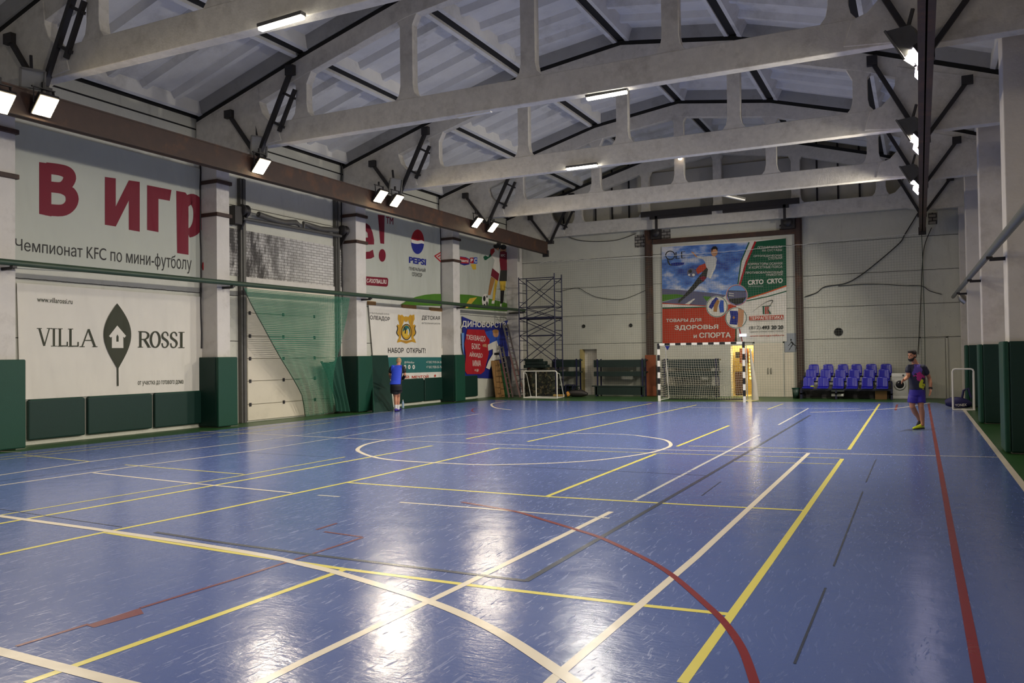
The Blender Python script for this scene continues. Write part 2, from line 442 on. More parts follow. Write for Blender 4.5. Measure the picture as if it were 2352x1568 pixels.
for a, b in [((37.4, 1484), (204, 1433)), ((323, 1396), (523.8, 1334.7)), ((523.8, 1334.7), (676.9, 1285)), ((676.9, 1285), (834, 1234)), ((831.6, 1233), (745, 1221)), ((727, 1216), (774, 1201.5))]:
    line(redw, a, b, .035)
redw.add([at_z(*p) + Vector((0, 0, .0015)) for p in ((198, 1436), (322, 1396), (330, 1409), (216, 1441))], [(0, 1, 2, 3)])
curve(redw, [(1100, 937), (1088, 938.5), (1084, 943), (1090, 946)], .05)
for a, b in [((1861, 953.2), (1625, 1092.2)), ((1625, 1092.2), (1207, 1334.7)), ((1210, 1334), (711.7, 1273)), ((711.7, 1273), (500, 1244.4)), ((500, 1244.4), (357, 1222))]:
    line(blk, a, b, .055)
for a, b in [((1122, 1067.5), (1625, 1092)), ((0, 1104.8), (288, 1067)), ((571, 1039), (750, 1049)), ((0, 1169), (280, 1210)), ((2012, 1054.7), (1989, 1107)), ((1981.6, 1128.7), (1915, 1300)), ((1896, 1350), (1825, 1524)), ((1612, 1138), (1655, 1106))]:
    line(blk, a, b, .016)
for mb, m, nm in ((yel, L_YEL, 'yellow_marking'), (yelw, L_YELW, 'worn_yellow_marking'), (whi, L_WHI, 'white_marking'), (whiw, L_WHIW, 'worn_white_marking'), (red, L_RED, 'red_marking'), (redw, L_REDW, 'worn_red_marking'), (blk, L_BLK, 'dark_marking')):
    o = mb.build(nm, m, floor, fix=False); o['kind'] = 'structure'

# ---- walls
mb = MB(); mb.box((XL - .35, YB - .3, -.2), (XL, YF + .3, 8.3)); wall_left = struct('wall_left', mb, M_WALL)
mb = MB(); mb.box((XR, YB - .3, -.2), (XR + .35, YF + .3, 8.3)); struct('wall_right', mb, M_WALLR)
mb = MB(); mb.box((XL - .35, YB - .3, -.2), (XR + .35, YB, 10.9)); struct('wall_back', mb, M_WALL)
DX0, DX1, RX0, RX1 = -7.02, -6.0, -13.66, -12.9          # lit doorway, recessed doorway
mb = MB()
for a, b, z0, z1 in ((XL - .35, RX0, -.2, 7.25), (RX1, DX0, -.2, 7.25), (DX1, XR + .35, -.2, 7.25), (RX0, RX1, 2.05, 7.25), (DX0, DX1, 2.1, 7.25)):
    mb.box((a, YF, z0), (b, YF + .4, z1))
struct('wall_far', mb, M_WALL)
# gable above: profiled sheets either side of a plain board field
mb = MB(); mb.box((XL, YF + .14, 7.2), (XR, YF + .4, 10.9), M_SHEET)
x = XL + .3
while x < XR:
    if not (-10.4 < x < -4.2):
        mb.prism([(x - .035, YF + .14, 7.2), (x - .025, YF + .08, 7.2), (x + .025, YF + .08, 7.2), (x + .035, YF + .14, 7.2)], (0, 0, 3.6), M_BLACK)
    x += .78
mb.box((-10.45, YF + .04, 7.25), (-4.2, YF + .14, 9.62), M_GABLE)
for xx in (-10.45, -7.33, -4.2): mb.box((xx - .03, YF + .02, 7.25), (xx + .03, YF + .05, 9.62), M_DARK)
struct('wall_gable', mb, None)

# ---- ribbed roof slabs, 3 m x 6 m, laid over the trusses
mb = MB()
ys = [YB] + TY[:]; ys[-1] = YF + .4
for (ax, az), (bx, bz) in zip(TP[:-1], TP[1:]):
    A = Vector((ax, 0, az + .09)); B = Vector((bx, 0, bz + .09)); d = (B - A).normalized(); n = Vector((-d.z, 0, d.x))
    if n.z < 0: n = -n
    L = (B - A).length; g = .1
    for y0, y1 in zip(ys[:-1], ys[1:]):
        def P(s, h, y): return A + d * s + n * h + Vector((0, y, 0))
        mb.prism([P(-.1, .34, y0), P(L + .1, .34, y0), P(L + .1, .46, y0), P(-.1, .46, y0)], (0, y1 - y0, 0))      # slab
        for s0, s1 in ((g, .26), (L - .26, L - g)):                                                              # long edge ribs
            mb.prism([P(s0 + .03, 0.02, y0), P(s1 - .02, 0.02, y0), P(s1 + (.06 if s0 < 1 else 0), .35, y0), P(s0 - (.06 if s0 > 1 else 0), .35, y0)], (0, y1 - y0, 0))
        k = max(1, round((y1 - y0) / 1.0)); st = (y1 - y0) / k
        for i in range(k + 1):                                                                                   # cross ribs
            yc = y0 + i * st; wb, wt = (.07, .17) if 0 < i < k else (.14, .2)
            h0 = .19 if 0 < i < k else .03
            mb.prism([P(.1, .36, yc - wt), P(.1, h0, yc - wb), P(.1, h0, yc + wb), P(.1, .36, yc + wt)], d * (L - .2))
struct('ceiling', mb, M_CEIL)
mb = MB()
for (ax, az) in TP[1:-1]:
    mb.box((ax - .13, YB, az + .16), (ax + .13, YF, az + .3))  # dark filler that stands for the shade up in the slab gaps
for y in TY:
    for (ax, az), (bx, bz) in zip(TP[:-1], TP[1:]):
        mb.prism([(ax, y - .1, az - .01), (bx, y - .1, bz - .01), (bx, y - .1, bz + .13), (ax, y - .1, az + .13)], (0, .2, 0))  # dark strip, shade of the gap above the chord put into colour
mb.box((XL - .01, YB, 8.16), (XL + .02, YF, 8.32)); mb.box((XL - .01, YB, 7.86), (XL + .006, YF, 7.9))
struct('ceiling_joints', mb, M_DARK)

# ---- pillars along both sides
PLY = [(10.05, 10.57), (15.95, 16.4), (21.93, 22.47), (28.2, 28.72), (34.05, 34.55)]
for i, (a, b) in enumerate(PLY):
    mb = MB(); mb.box((XL - .02, a, -.1), (-16.5, b, 7.0), M_PILLAR)
    if i < 4:
        zz = (6.42, 5.55) if i else (6.42, 5.5)
        for z in zz: mb.box((XL, a - .04, z), (-16.44, b + .05, z + .1), M_RUST)
    struct('pillar', mb, None, bevel=.015)
for a, b in ((16.3, 17.0), (22.8, 23.35), (29.3, 29.9), (34.1, 34.55)):
    mb = MB(); mb.box((1.36, a, -.1), (XR + .02, b, 7.5)); struct('pillar', mb, M_PILLAR, bevel=.015)

# ---- roof trusses: arched top chord, flat bottom chord, five flared posts, solid ends
def truss(y, label, hy=.12):
    t = thing('roof_truss', label, 'roof truss', (-7.65, y, 7.1), 'concrete trusses carrying the roof')
    mb = MB(); z0, z1 = 7.12, 7.68
    mb.prism([(-15.6, y - hy, z0 + .0), (.35, y - hy, z0), (.35, y - hy, z1), (-15.6, y - hy, z1)], (0, 2 * hy, 0))
    mb.build('bottom_chord', M_TRUSS, t, .015)
    mb = MB(); n = len(TP); V = []
    for yy in (y - hy, y + hy):
        for q, (ax, az) in enumerate(TP): V += [(ax, yy, az), (ax, yy, az - .46)]
    f = []
    for q in range(n - 1):
        i = 2 * q; j = i + 2 * n
        f += [(i, i + 1, i + 3, i + 2), (j, j + 2, j + 3, j + 1), (i, i + 2, j + 2, j), (i + 1, j + 1, j + 3, i + 3)]
    f += [(0, 2 * n, 2 * n + 1, 1), (2 * n - 2, 2 * n - 1, 4 * n - 1, 4 * n - 2)]
    mb.add(V, f); mb.build('top_chord', M_TRUSS, t, .01)
    for k in range(1, 6):
        x, zt = TP[k]; zt -= .35; h = .17; fl = .34; b = z1 - .04
        sl = (TP[k + 1][1] - TP[k - 1][1]) / (TP[k + 1][0] - TP[k - 1][0]) * fl
        mb = MB()
        mb.prism([(x - fl, y - hy + .01, b), (x + fl, y - hy + .01, b), (x + fl * .62, y - hy + .01, b + .16), (x + h, y - hy + .01, b + .36), (x + h, y - hy + .01, zt - .3), (x + fl, y - hy + .01, zt + .03 + min(sl, 0) * .9), (x, y - hy + .01, zt + .12),
                  (x - fl, y - hy + .01, zt + .03 - max(sl, 0) * .9), (x - h, y - hy + .01, zt - .3), (x - h, y - hy + .01, b + .36), (x - fl * .62, y - hy + .01, b + .16)], (0, 2 * hy - .02, 0))
        mb.build('post', M_TRUSS, t, .01)
    for s, xe in ((1, -17.02), (-1, 1.78)):
        mb = MB(); X = lambda q: xe + s * q
        mb.prism([(X(q), y - hy - .02, z) for q, z in ((0, 7.0), (1.7, 7.0), (2.1, 7.13), (2.9, 7.2), (2.75, 7.66), (2.5, 7.74), (2.3, 7.95), (2.2, 8.2), (2.15, 8.66), (0, 7.99))], (0, 2 * hy + .04, 0))
        mb.build('end_block', M_TRUSS, t, .015)
    return t
for y, lb in zip(TY[1:], ('white concrete roof truss nearest the camera, cut by the top of the picture', 'white concrete roof truss over the pillar left of the gate', 'white concrete roof truss over the pillar right of the gate',
                          'white concrete roof truss before the one at the far wall', 'white concrete roof truss standing against the far wall')):
    truss(y, lb)
# ------------------------------------------------------------------ crane rails hung under the trusses
def rail(name, label, x, z0, z1, yend):
    t = thing(name, label, 'crane rail', (x, 16, z0))
    mb = MB()
    mb.box((x - .013, -6, z0), (x + .013, yend, z1)); mb.box((x - .11, -6, z0), (x + .11, yend, z0 + .035)); mb.box((x - .09, -6, z1 - .03), (x + .09, yend, z1))
    mb.box((x - .075, -6, z0 + .03), (x + .075, yend, z1 - .03))
    mb.build('beam', M_RUST, t)
    mb = MB(); mb.box((x - .13, yend - .12, z0 - .12), (x + .13, yend, z0 + .16)); mb.build('end_stop', M_BLACK, t)
    return t
railL = rail('crane_rail', 'long rust-brown steel crane rail hung beside the banners', -14.85, 6.3, 6.84, 33.6)
railR = rail('crane_rail', 'long dark steel crane rail hung beside the grey pillars without banners', .17, 6.2, 6.75, 34.2)
def hanger(t, x, s, y, zr):
    """V of struts from the truss down to the rail; on the banner side the inner strut is a ladder of two flats"""
    yy = y - .17
    mb = MB(); a = Vector((x - s * .95, yy, 8.05)); b = Vector((x, yy, zr))
    mb.bar(a, b, .09, .09); mb.box((a.x - .12, yy - .08, a.z - .08), (a.x + .12, yy + .1, a.z + .12)); mb.build('hanger_strut', M_BLACK, t)
    mb = MB(); a = Vector((x + s * 1.08, yy, 8.85)); d = (b - a).normalized(); q = Vector((s * .3, 0, -.16))
    mb.bar(a, b, .1, .1)
    if s > 0: mb.bar(a + d * .35 + q, a + d * 1.45 + q, .08, .08)
    for k in (.55, 1.3) if s > 0 else (): mb.bar(a + d * k - q * .2, a + d * k + q * 1.3, .06, .06)
    mb.box((a.x - .12, yy - .08, a.z - .1), (a.x + .12, yy + .1, a.z + .14))
    mb.build('hanger_strut', M_BLACK, t)
    mb = MB(); mb.box((x - .16, yy - .1, zr - .02), (x + .16, yy + .1, zr + .12)); mb.build('hanger_bracket', M_BLACK, t)
for y in TY[1:]:
    hanger(railL, -14.85, 1, y, 6.84); hanger(railR, .17, -1, y, 6.75)

# ------------------------------------------------------------------ floodlights: flat housing with fins, glowing pane, bracket
E_WARM = glow('warm_lamp_glow', (1.0, .82, .5), 20); E_COOL = glow('cool_lamp_glow', (.86, .78, 1.0), 18); E_TUBE = glow('tube_glow', (1.0, .95, .82), 25)
def flood(c, aim, label, gm, watts, col, group, w=.17, h=.2):
    """c centre of the pane, aim the direction it faces"""
    c = Vector(c); n = Vector(aim).normalized(); s = n.cross(Vector((0, 0, 1))).normalized(); u = s.cross(n)
    t = thing('floodlight', label, 'floodlight', c, group)
    mb = MB(); mb.obox(c - n * .05, s, u, n, w + .025, h + .025, .04)
    for k in range(-3, 4): mb.obox(c - n * .11 + s * (k * w / 3.6), s, u, n, .008, h * .85, .03)
    mb.build('housing', M_BLACK, t)
    mb = MB(); mb.obox(c - n * .004, s, u, n, w, h, .006); mb.build('lamp_pane', gm, t)
    mb = MB(); hub = c - n * .1 + Vector((0, 0, .28))
    for q in (-1, 1):
        mb.bar(c - n * .05 + s * q * (w + .035), hub + s * q * (w + .035) * .9, .02, .04)
    mb.bar(hub - s * (w + .05), hub + s * (w + .05), .04, .02); mb.bar(hub, hub + Vector((0, 0, .12)), .05, .05); mb.build('bracket', M_BLACK, t)
    l = bpy.data.lights.new('lamp', 'AREA'); l.shape = 'RECTANGLE'; l.size = 2 * w; l.size_y = 2 * h; l.energy = watts; l.color = col; l.spread = math.radians(135)
    o = bpy.data.objects.new('lamp', l); COL.objects.link(o)
    M = Matrix.Identity(4); p = c + n * .02
    for i in range(3): M[i][0] = s[i]; M[i][1] = u[i]; M[i][2] = -n[i]; M[i][3] = p[i]
    # light shines along its local -Z
    M2 = Matrix.Identity(4)
    for i in range(3): M2[i][0] = -s[i]; M2[i][1] = u[i]; M2[i][2] = -n[i]; M2[i][3] = p[i]
    o.parent = t; o.matrix_parent_inverse = Matrix.Translation(c).inverted(); o.matrix_basis = M2
    return t
def old_flood(c, aim, label, group, k=1.0):
    """unlit deep-bodied halide floodlight with a glass front"""
    c = Vector(c); n = Vector(aim).normalized(); s = n.cross(Vector((0, 0, 1))).normalized(); u = s.cross(n)
    t = thing('halide_floodlight', label, 'floodlight', c, group)
    mb = MB(); w, h = .2 * k, .24 * k
    fr = [c + s * a * w + u * b * h for a, b in ((-1, -1), (1, -1), (1, 1), (-1, 1))]; bk = [c - n * .34 + s * a * w * .5 + u * b * h * .55 for a, b in ((-1, -1), (1, -1), (1, 1), (-1, 1))]
    mb.add(fr + bk, [(0, 1, 5, 4), (1, 2, 6, 5), (2, 3, 7, 6), (3, 0, 4, 7), (4, 5, 6, 7)])
    for a, b in ((0, 1), (1, 2), (2, 3), (3, 0)): mb.bar(fr[a], fr[b], .035, .035, n)
    mb.build('housing', M_STEEL, t)
    mb = MB(); mb.obox(c - n * .02, s, u, n, w - .01, h - .01, .004); mb.build('front_glass', M_GLASSY, t)
    mb = MB(); mb.tube([c - n * .2 - u * .1, c - n * .1, c - n * .03 + u * .02], [.035, .05, .03], 8); mb.build('bulb', M_WHITE, t)
    mb = MB(); mb.bar(c - n * .2 + u * .15, c - n * .25 + Vector((0, 0, .5)), .05, .05); mb.build('bracket', M_BLACK, t)
    return t
m, nt, p, cc = newmat('lamp_glass'); M_GLASSY = m
p.inputs['Base Color'].default_value = (.5, .5, .5, 1); p.inputs['Roughness'].default_value = .15; p.inputs['Transmission Weight'].default_value = .6
GL = 'lit floodlights on the left rail'
WC = (1.0, .87, .69); CC = (1.0, .94, .82)
aL = (.72, -.04, -.69)
for (px, py), lb, X in (((4, 236), 'lit floodlight at the picture edge, beside the nearest left truss end', -14.55), ((105, 245), 'large glaring floodlight on the rust-brown rail above the big red lettering', -14.55), ((601, 383), 'single lit floodlight on the rail left of the gate', -14.6),
                        ((875, 452), 'lit floodlight over the pillar right of the gate, higher of the pair', -14.56), ((912, 462), 'lit floodlight over the pillar right of the gate, lower of the pair', -14.5),
                        ((1097, 512), 'lit floodlight near the far end of the rusty rail, higher of the pair', -14.56), ((1133, 523), 'lit floodlight near the far end of the rusty rail, lower of the pair', -14.5)):
    flood(at_x(px, py, X), aL, lb, E_WARM, FLOOD_W, WC, GL)
old_flood(at_x(595, 336, -14.75), (.8, -.5, -.25), 'unlit square halide floodlight left of the gate, above a lit one', 'unlit halide floodlights')
old_flood(at_x(909, 428, -14.75), (.8, -.5, -.25), 'unlit dark halide floodlight above the lit pair right of the gate', 'unlit halide floodlights')
old_flood(at_x(75, 190, -14.75), (.8, -.4, -.3), 'unlit halide floodlight above the glaring lamps at the picture edge', 'unlit halide floodlights')
GR = 'lit floodlights on the right rail'
aR = (-.82, -.1, -.52); aR2 = (-.78, -.02, -.62)
for (px, py), yy, lb, am in (((2102, 131), 15.4, 'bright floodlight on the dark rail, topmost of the six there', aR), ((2112, 178), 15.7, 'bright floodlight on the dark rail, second from the top', aR2), ((2105, 320), 21.6, 'bright floodlight on the dark rail, third from the top', aR2),
                             ((2105, 346), 21.9, 'bright floodlight on the dark rail, fourth from the top', aR2), ((2105, 424), 27.7, 'bright floodlight on the dark rail, fifth from the top', aR2), ((2103, 439), 28.0, 'bright floodlight on the dark rail, lowest of the six', aR2)):
    flood(at_y(px, py, yy), am, lb, E_COOL, FLOOD_R, CC, GR, .19, .11)
for (px, py), yy, lb in (((2068, 112), 15.5, 'unlit black halide floodlight beside the topmost lit lamp of the dark rail'), ((2084, 304), 21.7, 'unlit black halide floodlight beside the middle lamps of the dark rail'), ((2086, 404), 27.8, 'unlit black halide floodlight beside the lowest lamps of the dark rail')):
    old_flood(at_y(px, py, yy), (-.85, .3, -.5), lb, 'unlit halide floodlights', 1.3)
# two unseen floodlights added to light the near half of the hall
for c, am, gm, wt, cl, lb in (((-14.5, 4.2, 6.4), (.8, -.1, -.6), E_WARM, FLOOD_W, WC, 'added warm floodlight, out of view on the rusty rail beside the camera'), ((-.25, 5.0, 6.3), (-.8, .05, -.6), E_COOL, FLOOD_R * .8, CC, 'added cool floodlight, out of view on the dark rail beside the camera')):
    flood(c, am, lb, gm, wt, cl, 'added floodlights outside the picture')

# ------------------------------------------------------------------ tube lamps hung under the trusses
def tube_lamp(a, b, label, lit, hang=None):
    a = Vector(a); b = Vector(b); c = (a + b) / 2; d = (b - a).normalized(); L = (b - a).length
    t = thing('tube_lamp', label, 'tube lamp', c, 'tube lamps under the trusses')
    s = Vector((0, 0, 1)).cross(d).normalized(); u = d.cross(s)
    mb = MB(); mb.obox(c + u * .04, d, s, u, L / 2, .06, .03); mb.build('housing', M_STEEL, t)
    mb = MB(); mb.obox(c - u * .012, d, s, u, L / 2 - .015, .05, .024); mb.build('diffuser', E_TUBE if lit else M_WHITE, t, .012)
    for q in (-.25, .25):
        e = c + d * q * L; mb = MB()
        mb.bar(e + u * .05, e + u * .18 if hang is None else Vector((e.x, hang[0], e.z + hang[1])), .02, .02); mb.build('hook', M_STEEL, t)
    if lit:
        l = bpy.data.lights.new('lamp', 'AREA'); l.shape = 'RECTANGLE'; l.size = L; l.size_y = .1; l.energy = TUBE_W; l.color = (1, .93, .8)
        o = bpy.data.objects.new('lamp', l); COL.objects.link(o); p = c - u * .05
        M2 = Matrix.Identity(4)
        for i in range(3): M2[i][0] = d[i]; M2[i][1] = -s[i]; M2[i][2] = u[i]; M2[i][3] = p[i]
        if M2.to_3x3().determinant() < 0:
            for i in range(3): M2[i][1] = s[i]
        o.parent = t; o.matrix_parent_inverse = Matrix.Translation(c).inverted(); o.matrix_basis = M2
    return t
tube_lamp(at_y(596, 67, 9.95), at_y(697, 37, 9.95), 'lit tube lamp on the truss nearest the camera', True, (10.1, .07))
tube_lamp(at_y(1347, 227, 15.9), at_y(1441, 210, 15.9), 'lit tube lamp hanging under the truss left of the gate', True)
tube_lamp(at_y(1050, 268, 15.9), at_y(1130, 254, 15.9), 'unlit grey tube lamp hanging under the truss left of the gate', False)
tube_lamp(at_y(1301, 388, 21.88), at_y(1372, 379, 21.88), 'lit tube lamp hanging under the truss right of the gate', True, (22.0, .1))
tube_lamp(at_d(1652, 446, depth(at_y(1652, 446, 28.4))), at_d(1710, 459, depth(at_y(1710, 459, 29.6))), 'thin pale tube lamp hanging askew before the far wall', False, (28.25, .35))
# small round lamp on a post of the third truss
c = at_y(1562, 362, 27.95); t = thing('globe_lamp', 'small round glowing lamp hung under the truss before the far wall', 'lamp', c)
mb = MB(); mb.lathe(c, [(.0, -.09), (.06, -.07), (.085, 0), (.06, .07), (.03, .09)], 14); mb.build('globe', glow('globe_glow', (1, .8, .6), 2.0), t)
mb = MB(); mb.lathe(c, [(.05, .08), (.05, .2), (.02, .22)], 10); mb.build('holder', M_WHITE, t)
import bmesh
# ------------------------------------------------------------------ lettering and prints laid on flat cloths
_tc = {}
def glyphs(s, bold):
    """outlines of a word, each contour filled by itself so overlapping strokes stay solid; bold pushes the outline outwards"""
    if (s, bold) in _tc: return _tc[(s, bold)]
    cu = bpy.data.curves.new('lettering', 'FONT'); cu.body = s
    o = bpy.data.objects.new('lettering', cu); COL.objects.link(o)
    dg = bpy.context.evaluated_depsgraph_get(); dg.update()
    c2 = o.to_curve(dg, apply_modifiers=False)
    loops = []
    for sp in c2.splines:
        q = []
        if sp.type == 'BEZIER':
            bp = sp.bezier_points; n = len(bp)
            for i in range(n):
                a, b = bp[i], bp[(i + 1) % n]; p0, p1, p2, p3 = a.co, a.handle_right, b.handle_left, b.co
                st = 1 if ((p1 - p0).cross(p3 - p0).length < 1e-5 and (p2 - p3).cross(p3 - p0).length < 1e-5) else 5
                for k in range(st):
                    u = k / st; q.append(p0 * (1 - u) ** 3 + p1 * 3 * u * (1 - u) ** 2 + p2 * 3 * u * u * (1 - u) + p3 * u ** 3)
        else:
            q = [Vector(p.co[:3]) for p in sp.points]
        q = [Vector((v.x, v.y)) for v in q]
        q = [v for i, v in enumerate(q) if (v - q[i - 1]).length > 1e-5]
        if len(q) < 3: continue
        ar = sum(q[i - 1].x * q[i].y - q[i].x * q[i - 1].y for i in range(len(q))) / 2
        loops.append((ar, q))
    o.to_curve_clear(); bpy.data.objects.remove(o); bpy.data.curves.remove(cu)
    def grow(q, d):
        r = []
        for i, v in enumerate(q):
            e1 = (v - q[i - 1]).normalized(); e2 = (q[(i + 1) % len(q)] - v).normalized()
            n1 = Vector((e1.y, -e1.x)); n2 = Vector((e2.y, -e2.x)); m = n1 + n2
            if m.length < .2: r.append(v); continue
            m.normalize(); r.append(v + m * d / max(.5, m.dot(n1)))
        return r
    def inside(pt, q):
        c = False
        for i in range(len(q)):
            a, b = q[i - 1], q[i]
            if (a.y > pt.y) != (b.y > pt.y) and pt.x < (b.x - a.x) * (pt.y - a.y) / (b.y - a.y) + a.x: c = not c
        return c
    hole = [any(i != j and inside(q[0], Q) and abs(A) > abs(a) and A * a < 0 for j, (A, Q) in enumerate(loops)) for i, (a, q) in enumerate(loops)]
    sgn = lambda v: 1 if v > 0 else -1
    lp = [(a, grow(q, bold * sgn(a) * (-1 if h else 1)) if bold else q, h) for (a, q), h in zip(loops, hole)]
    # letters overlap themselves: cut each into level strips and keep every stretch the outline winds round
    cl = []
    for a, q, h in sorted(lp, key=lambda l: min(v.x for v in l[1])):
        lo, hi = min(v.x for v in q), max(v.x for v in q)
        if cl and lo < cl[-1][0]: cl[-1][0] = max(cl[-1][0], hi); cl[-1][1].append(q)
        else: cl.append([hi, [q]])
    vs = []; fs = []
    for _, qs in cl:
        E = [(q[i - 1], q[i]) for q in qs for i in range(len(q)) if abs(q[i - 1].y - q[i].y) > 1e-6]
        ys = sorted([v.y for q in qs for v in q]); top, bot = ys[-1], ys[0]
        ys = sorted(ys + [bot + (top - bot) * k / 26 for k in range(1, 26)])
        ys = [y for i, y in enumerate(ys) if i == 0 or y - ys[i - 1] > 2e-4]
        for ya, yb in zip(ys[:-1], ys[1:]):
            ym = (ya + yb) / 2; act = []
            for u, v in E:
                if (u.y > ym) != (v.y > ym):
                    f = (v.x - u.x) / (v.y - u.y); act.append((u.x + f * (ym - u.y), u.x + f * (ya - u.y), u.x + f * (yb - u.y), 1 if v.y > u.y else -1))
            act.sort(); wn = 0
            for k in act:
                if wn == 0: st = k
                wn += k[3]
                if wn == 0 and k[0] - st[0] > 1e-5:
                    n_ = len(vs); vs += [Vector((st[1], ya)), Vector((k[1], ya)), Vector((k[2], yb)), Vector((st[2], yb))]; fs.append((n_, n_ + 1, n_ + 2, n_ + 3))
    x0 = min(v.x for v in vs); x1 = max(v.x for v in vs); y0 = min(v.y for v in vs); y1 = max(v.y for v in vs)
    r = ([((v.x - x0) / (x1 - x0), (v.y - y0) / (y1 - y0)) for v in vs], fs)
    _tc[(s, bold)] = r
    return r
class Print:
    """prints on one cloth; pixel places are projected on the cloth's own plane"""
    def __init__(self, place, ox=0, oy=0, sc=1.0):
        self.place = place; self.mb = MB(); self.lay = 0; self.set(ox, oy, sc)
    def set(self, ox, oy, sc): self.ox, self.oy, self.sc = ox, oy, sc; return self
    def pt(self, p, off): return self.place(self.ox + p[0] / self.sc, self.oy + p[1] / self.sc, off)
    def off(self):
        self.lay += 1; return .003 + self.lay * .0004
    def poly(self, pts, m):
        o = self.off(); self.mb.poly([self.pt(p, o) for p in pts], m); return self
    def ell(self, c, rx, ry, m, a0=0, a1=360, n=24, rot=0):
        q = []
        for i in range(n + (0 if a1 - a0 == 360 else 1)):
            t = math.radians(a0 + (a1 - a0) * i / n); x, y = rx * math.cos(t), ry * math.sin(t); r = math.radians(rot)
            q.append((c[0] + x * math.cos(r) - y * math.sin(r), c[1] + x * math.sin(r) + y * math.cos(r)))
        return self.poly(q, m)
    def stroke(self, pts, wd, m):
        o = self.off(); P = [Vector(p) for p in pts]; vs = []
        if len(P) > 3:        # round the path off
            W = list(wd) if isinstance(wd, (list, tuple)) else [wd] * len(P); Q = []; X = []; n = len(P)
            for i in range(n - 1):
                a, b, c, d = P[max(i - 1, 0)], P[i], P[i + 1], P[min(i + 2, n - 1)]
                for k in range(4):
                    t = k / 4; Q.append(.5 * ((2 * b) + (c - a) * t + (2 * a - 5 * b + 4 * c - d) * t * t + (3 * b - a - 3 * c + d) * t ** 3)); X.append(W[i] * (1 - t) + W[i + 1] * t)
            P = Q + [P[-1]]; wd = X + [W[-1]]
        for i, p in enumerate(P):
            d = (P[min(i + 1, len(P) - 1)] - P[max(i - 1, 0)]).normalized(); s = Vector((-d.y, d.x)) * (wd[i] if isinstance(wd, (list, tuple)) else wd) / 2
            vs += [self.pt(p - s, o), self.pt(p + s, o)]
        self.mb.add(vs, [(2 * i, 2 * i + 1, 2 * i + 3, 2 * i + 2) for i in range(len(P) - 1)], m); return self
    def text(self, s, bl, br, tr, tl, m, bold=.0):
        vs, fs = glyphs(s, bold); o = self.off(); A, B, Cc, D = [self.pt(p, o) for p in (bl, br, tr, tl)]
        self.mb.add([A * (1 - u) * (1 - v) + B * u * (1 - v) + Cc * u * v + D * (1 - u) * v for u, v in vs], fs, m); return self
    def box(self, s, x0, y0, x1, y1, m, bold=0.0, sk=0.0):
        """text in an upright pixel box; sk drops its far end"""
        return self.text(s, (x0, y1), (x1, y1 + sk), (x1, y0 + sk), (x0, y0), m, bold)
    def done(self, name, parent): return self.mb.build(name, None, parent, fix=False)
def onleft(x): return lambda px, py, off: at_x(px, py, x + off)
def onfar(y): return lambda px, py, off: at_y(px, py, y - off)
def sheet(place, quad, th=.0, n=12, m=None):
    """cloth sheet between four pixel corners TL TR BR BL"""
    A, B, Cc, D = [place(p[0], p[1], 0) for p in quad]
    mb = MB(); mb.grid(lambda u, v: A * (1 - u) * (1 - v) + B * u * (1 - v) + Cc * u * v + D * (1 - u) * v, n, n, m); return mb

XB = XL + .045
pl = onleft(XB)
# --- big championship banner, first piece
t = thing('banner', 'grey banner with huge dark red letters high on the wall left of the gate', 'banner', at_x(250, 500, XB), 'championship banner pieces')
yA, yB = 10.58, 15.94
mb = MB(); zb0, zb1 = at_x(36, 612, XL).z - .05, at_x(470, 640, XL).z
mb.grid(lambda u, v: Vector((XB, yA + (yB - yA) * u, (zb0 + (zb1 - zb0) * u) * (1 - v) + 6.85 * v)), 12, 8); mb.build('sheet', C_GREY, t)
P = Print(pl)
P.poly([(90, 372), (118, 376), (118, 497), (90, 491)], C_MAROON)
P.stroke([(105, 385.5), (138, 390), (155, 397), (160, 409), (153, 423), (138, 430), (112, 427)], [26, 26, 28, 30, 28, 24, 22], C_MAROON)
P.stroke([(112, 431), (142, 434), (160, 442), (166, 457), (160, 473), (142, 483), (105, 481)], [20, 22, 28, 30, 28, 27, 27], C_MAROON)
P.poly([(241, 406), (266, 409.5), (266, 474), (296, 414), (321, 417.5), (321, 532), (296, 527.5), (296, 460), (266, 520), (241, 516)], C_MAROON)
P.poly([(338, 425), (394, 436), (390, 461), (364, 456.5), (364, 533), (338, 528)], C_MAROON)
P.poly([(405, 438), (426, 442), (433, 452), (433, 585), (407, 581)], C_MAROON)
P.stroke([(424, 470), (436, 458), (448, 461), (457, 480), (456, 510), (446, 529), (432, 536)], [18, 24, 26, 27, 27, 24, 20], C_MAROON)
P.text('Чемпионат KFC по мини-футболу', (35, 581), (440, 629), (440, 590), (35, 547), C_INK)
P.done('lettering', t)
# --- second piece: exclamation mark, cola sponsor
t = thing('banner', 'grey banner with red exclamation mark and round cola emblem, right of the gate', 'banner', at_x(930, 560, XB), 'championship banner pieces')
mb = MB(); ya, yb = 22.5, 28.17
mb.box((XB - .01, ya, 4.02), (XB, yb, 6.9)); mb.build('sheet', C_GREY, t)
P = Print(pl).set(820, 440, 5.6)
P.poly([(100, 400), (130, 412), (165, 440), (200, 520), (220, 620), (220, 680), (100, 680), (100, 590), (140, 590), (135, 530), (115, 510), (100, 510)], C_MAROON)
P.poly([(100, 775), (160, 770), (205, 745), (222, 838), (180, 860), (100, 868)], C_MAROON)
P.poly([(268, 295), (355, 305), (350, 672), (300, 665)], C_MAROON).ell((325, 820), 45, 82, C_MAROON)
P.box('TM', 372, 318, 468, 408, C_MAROON, .02, 16)
P.ell((780, 645), 84, 158, C_NAVY).ell((780, 645), 84, 158, C_RED, 180, 360)
P.poly([(697, 610), (730, 620), (780, 632), (830, 622), (862, 640), (864, 672), (830, 664), (780, 672), (740, 668), (700, 655)], C_WHITE)
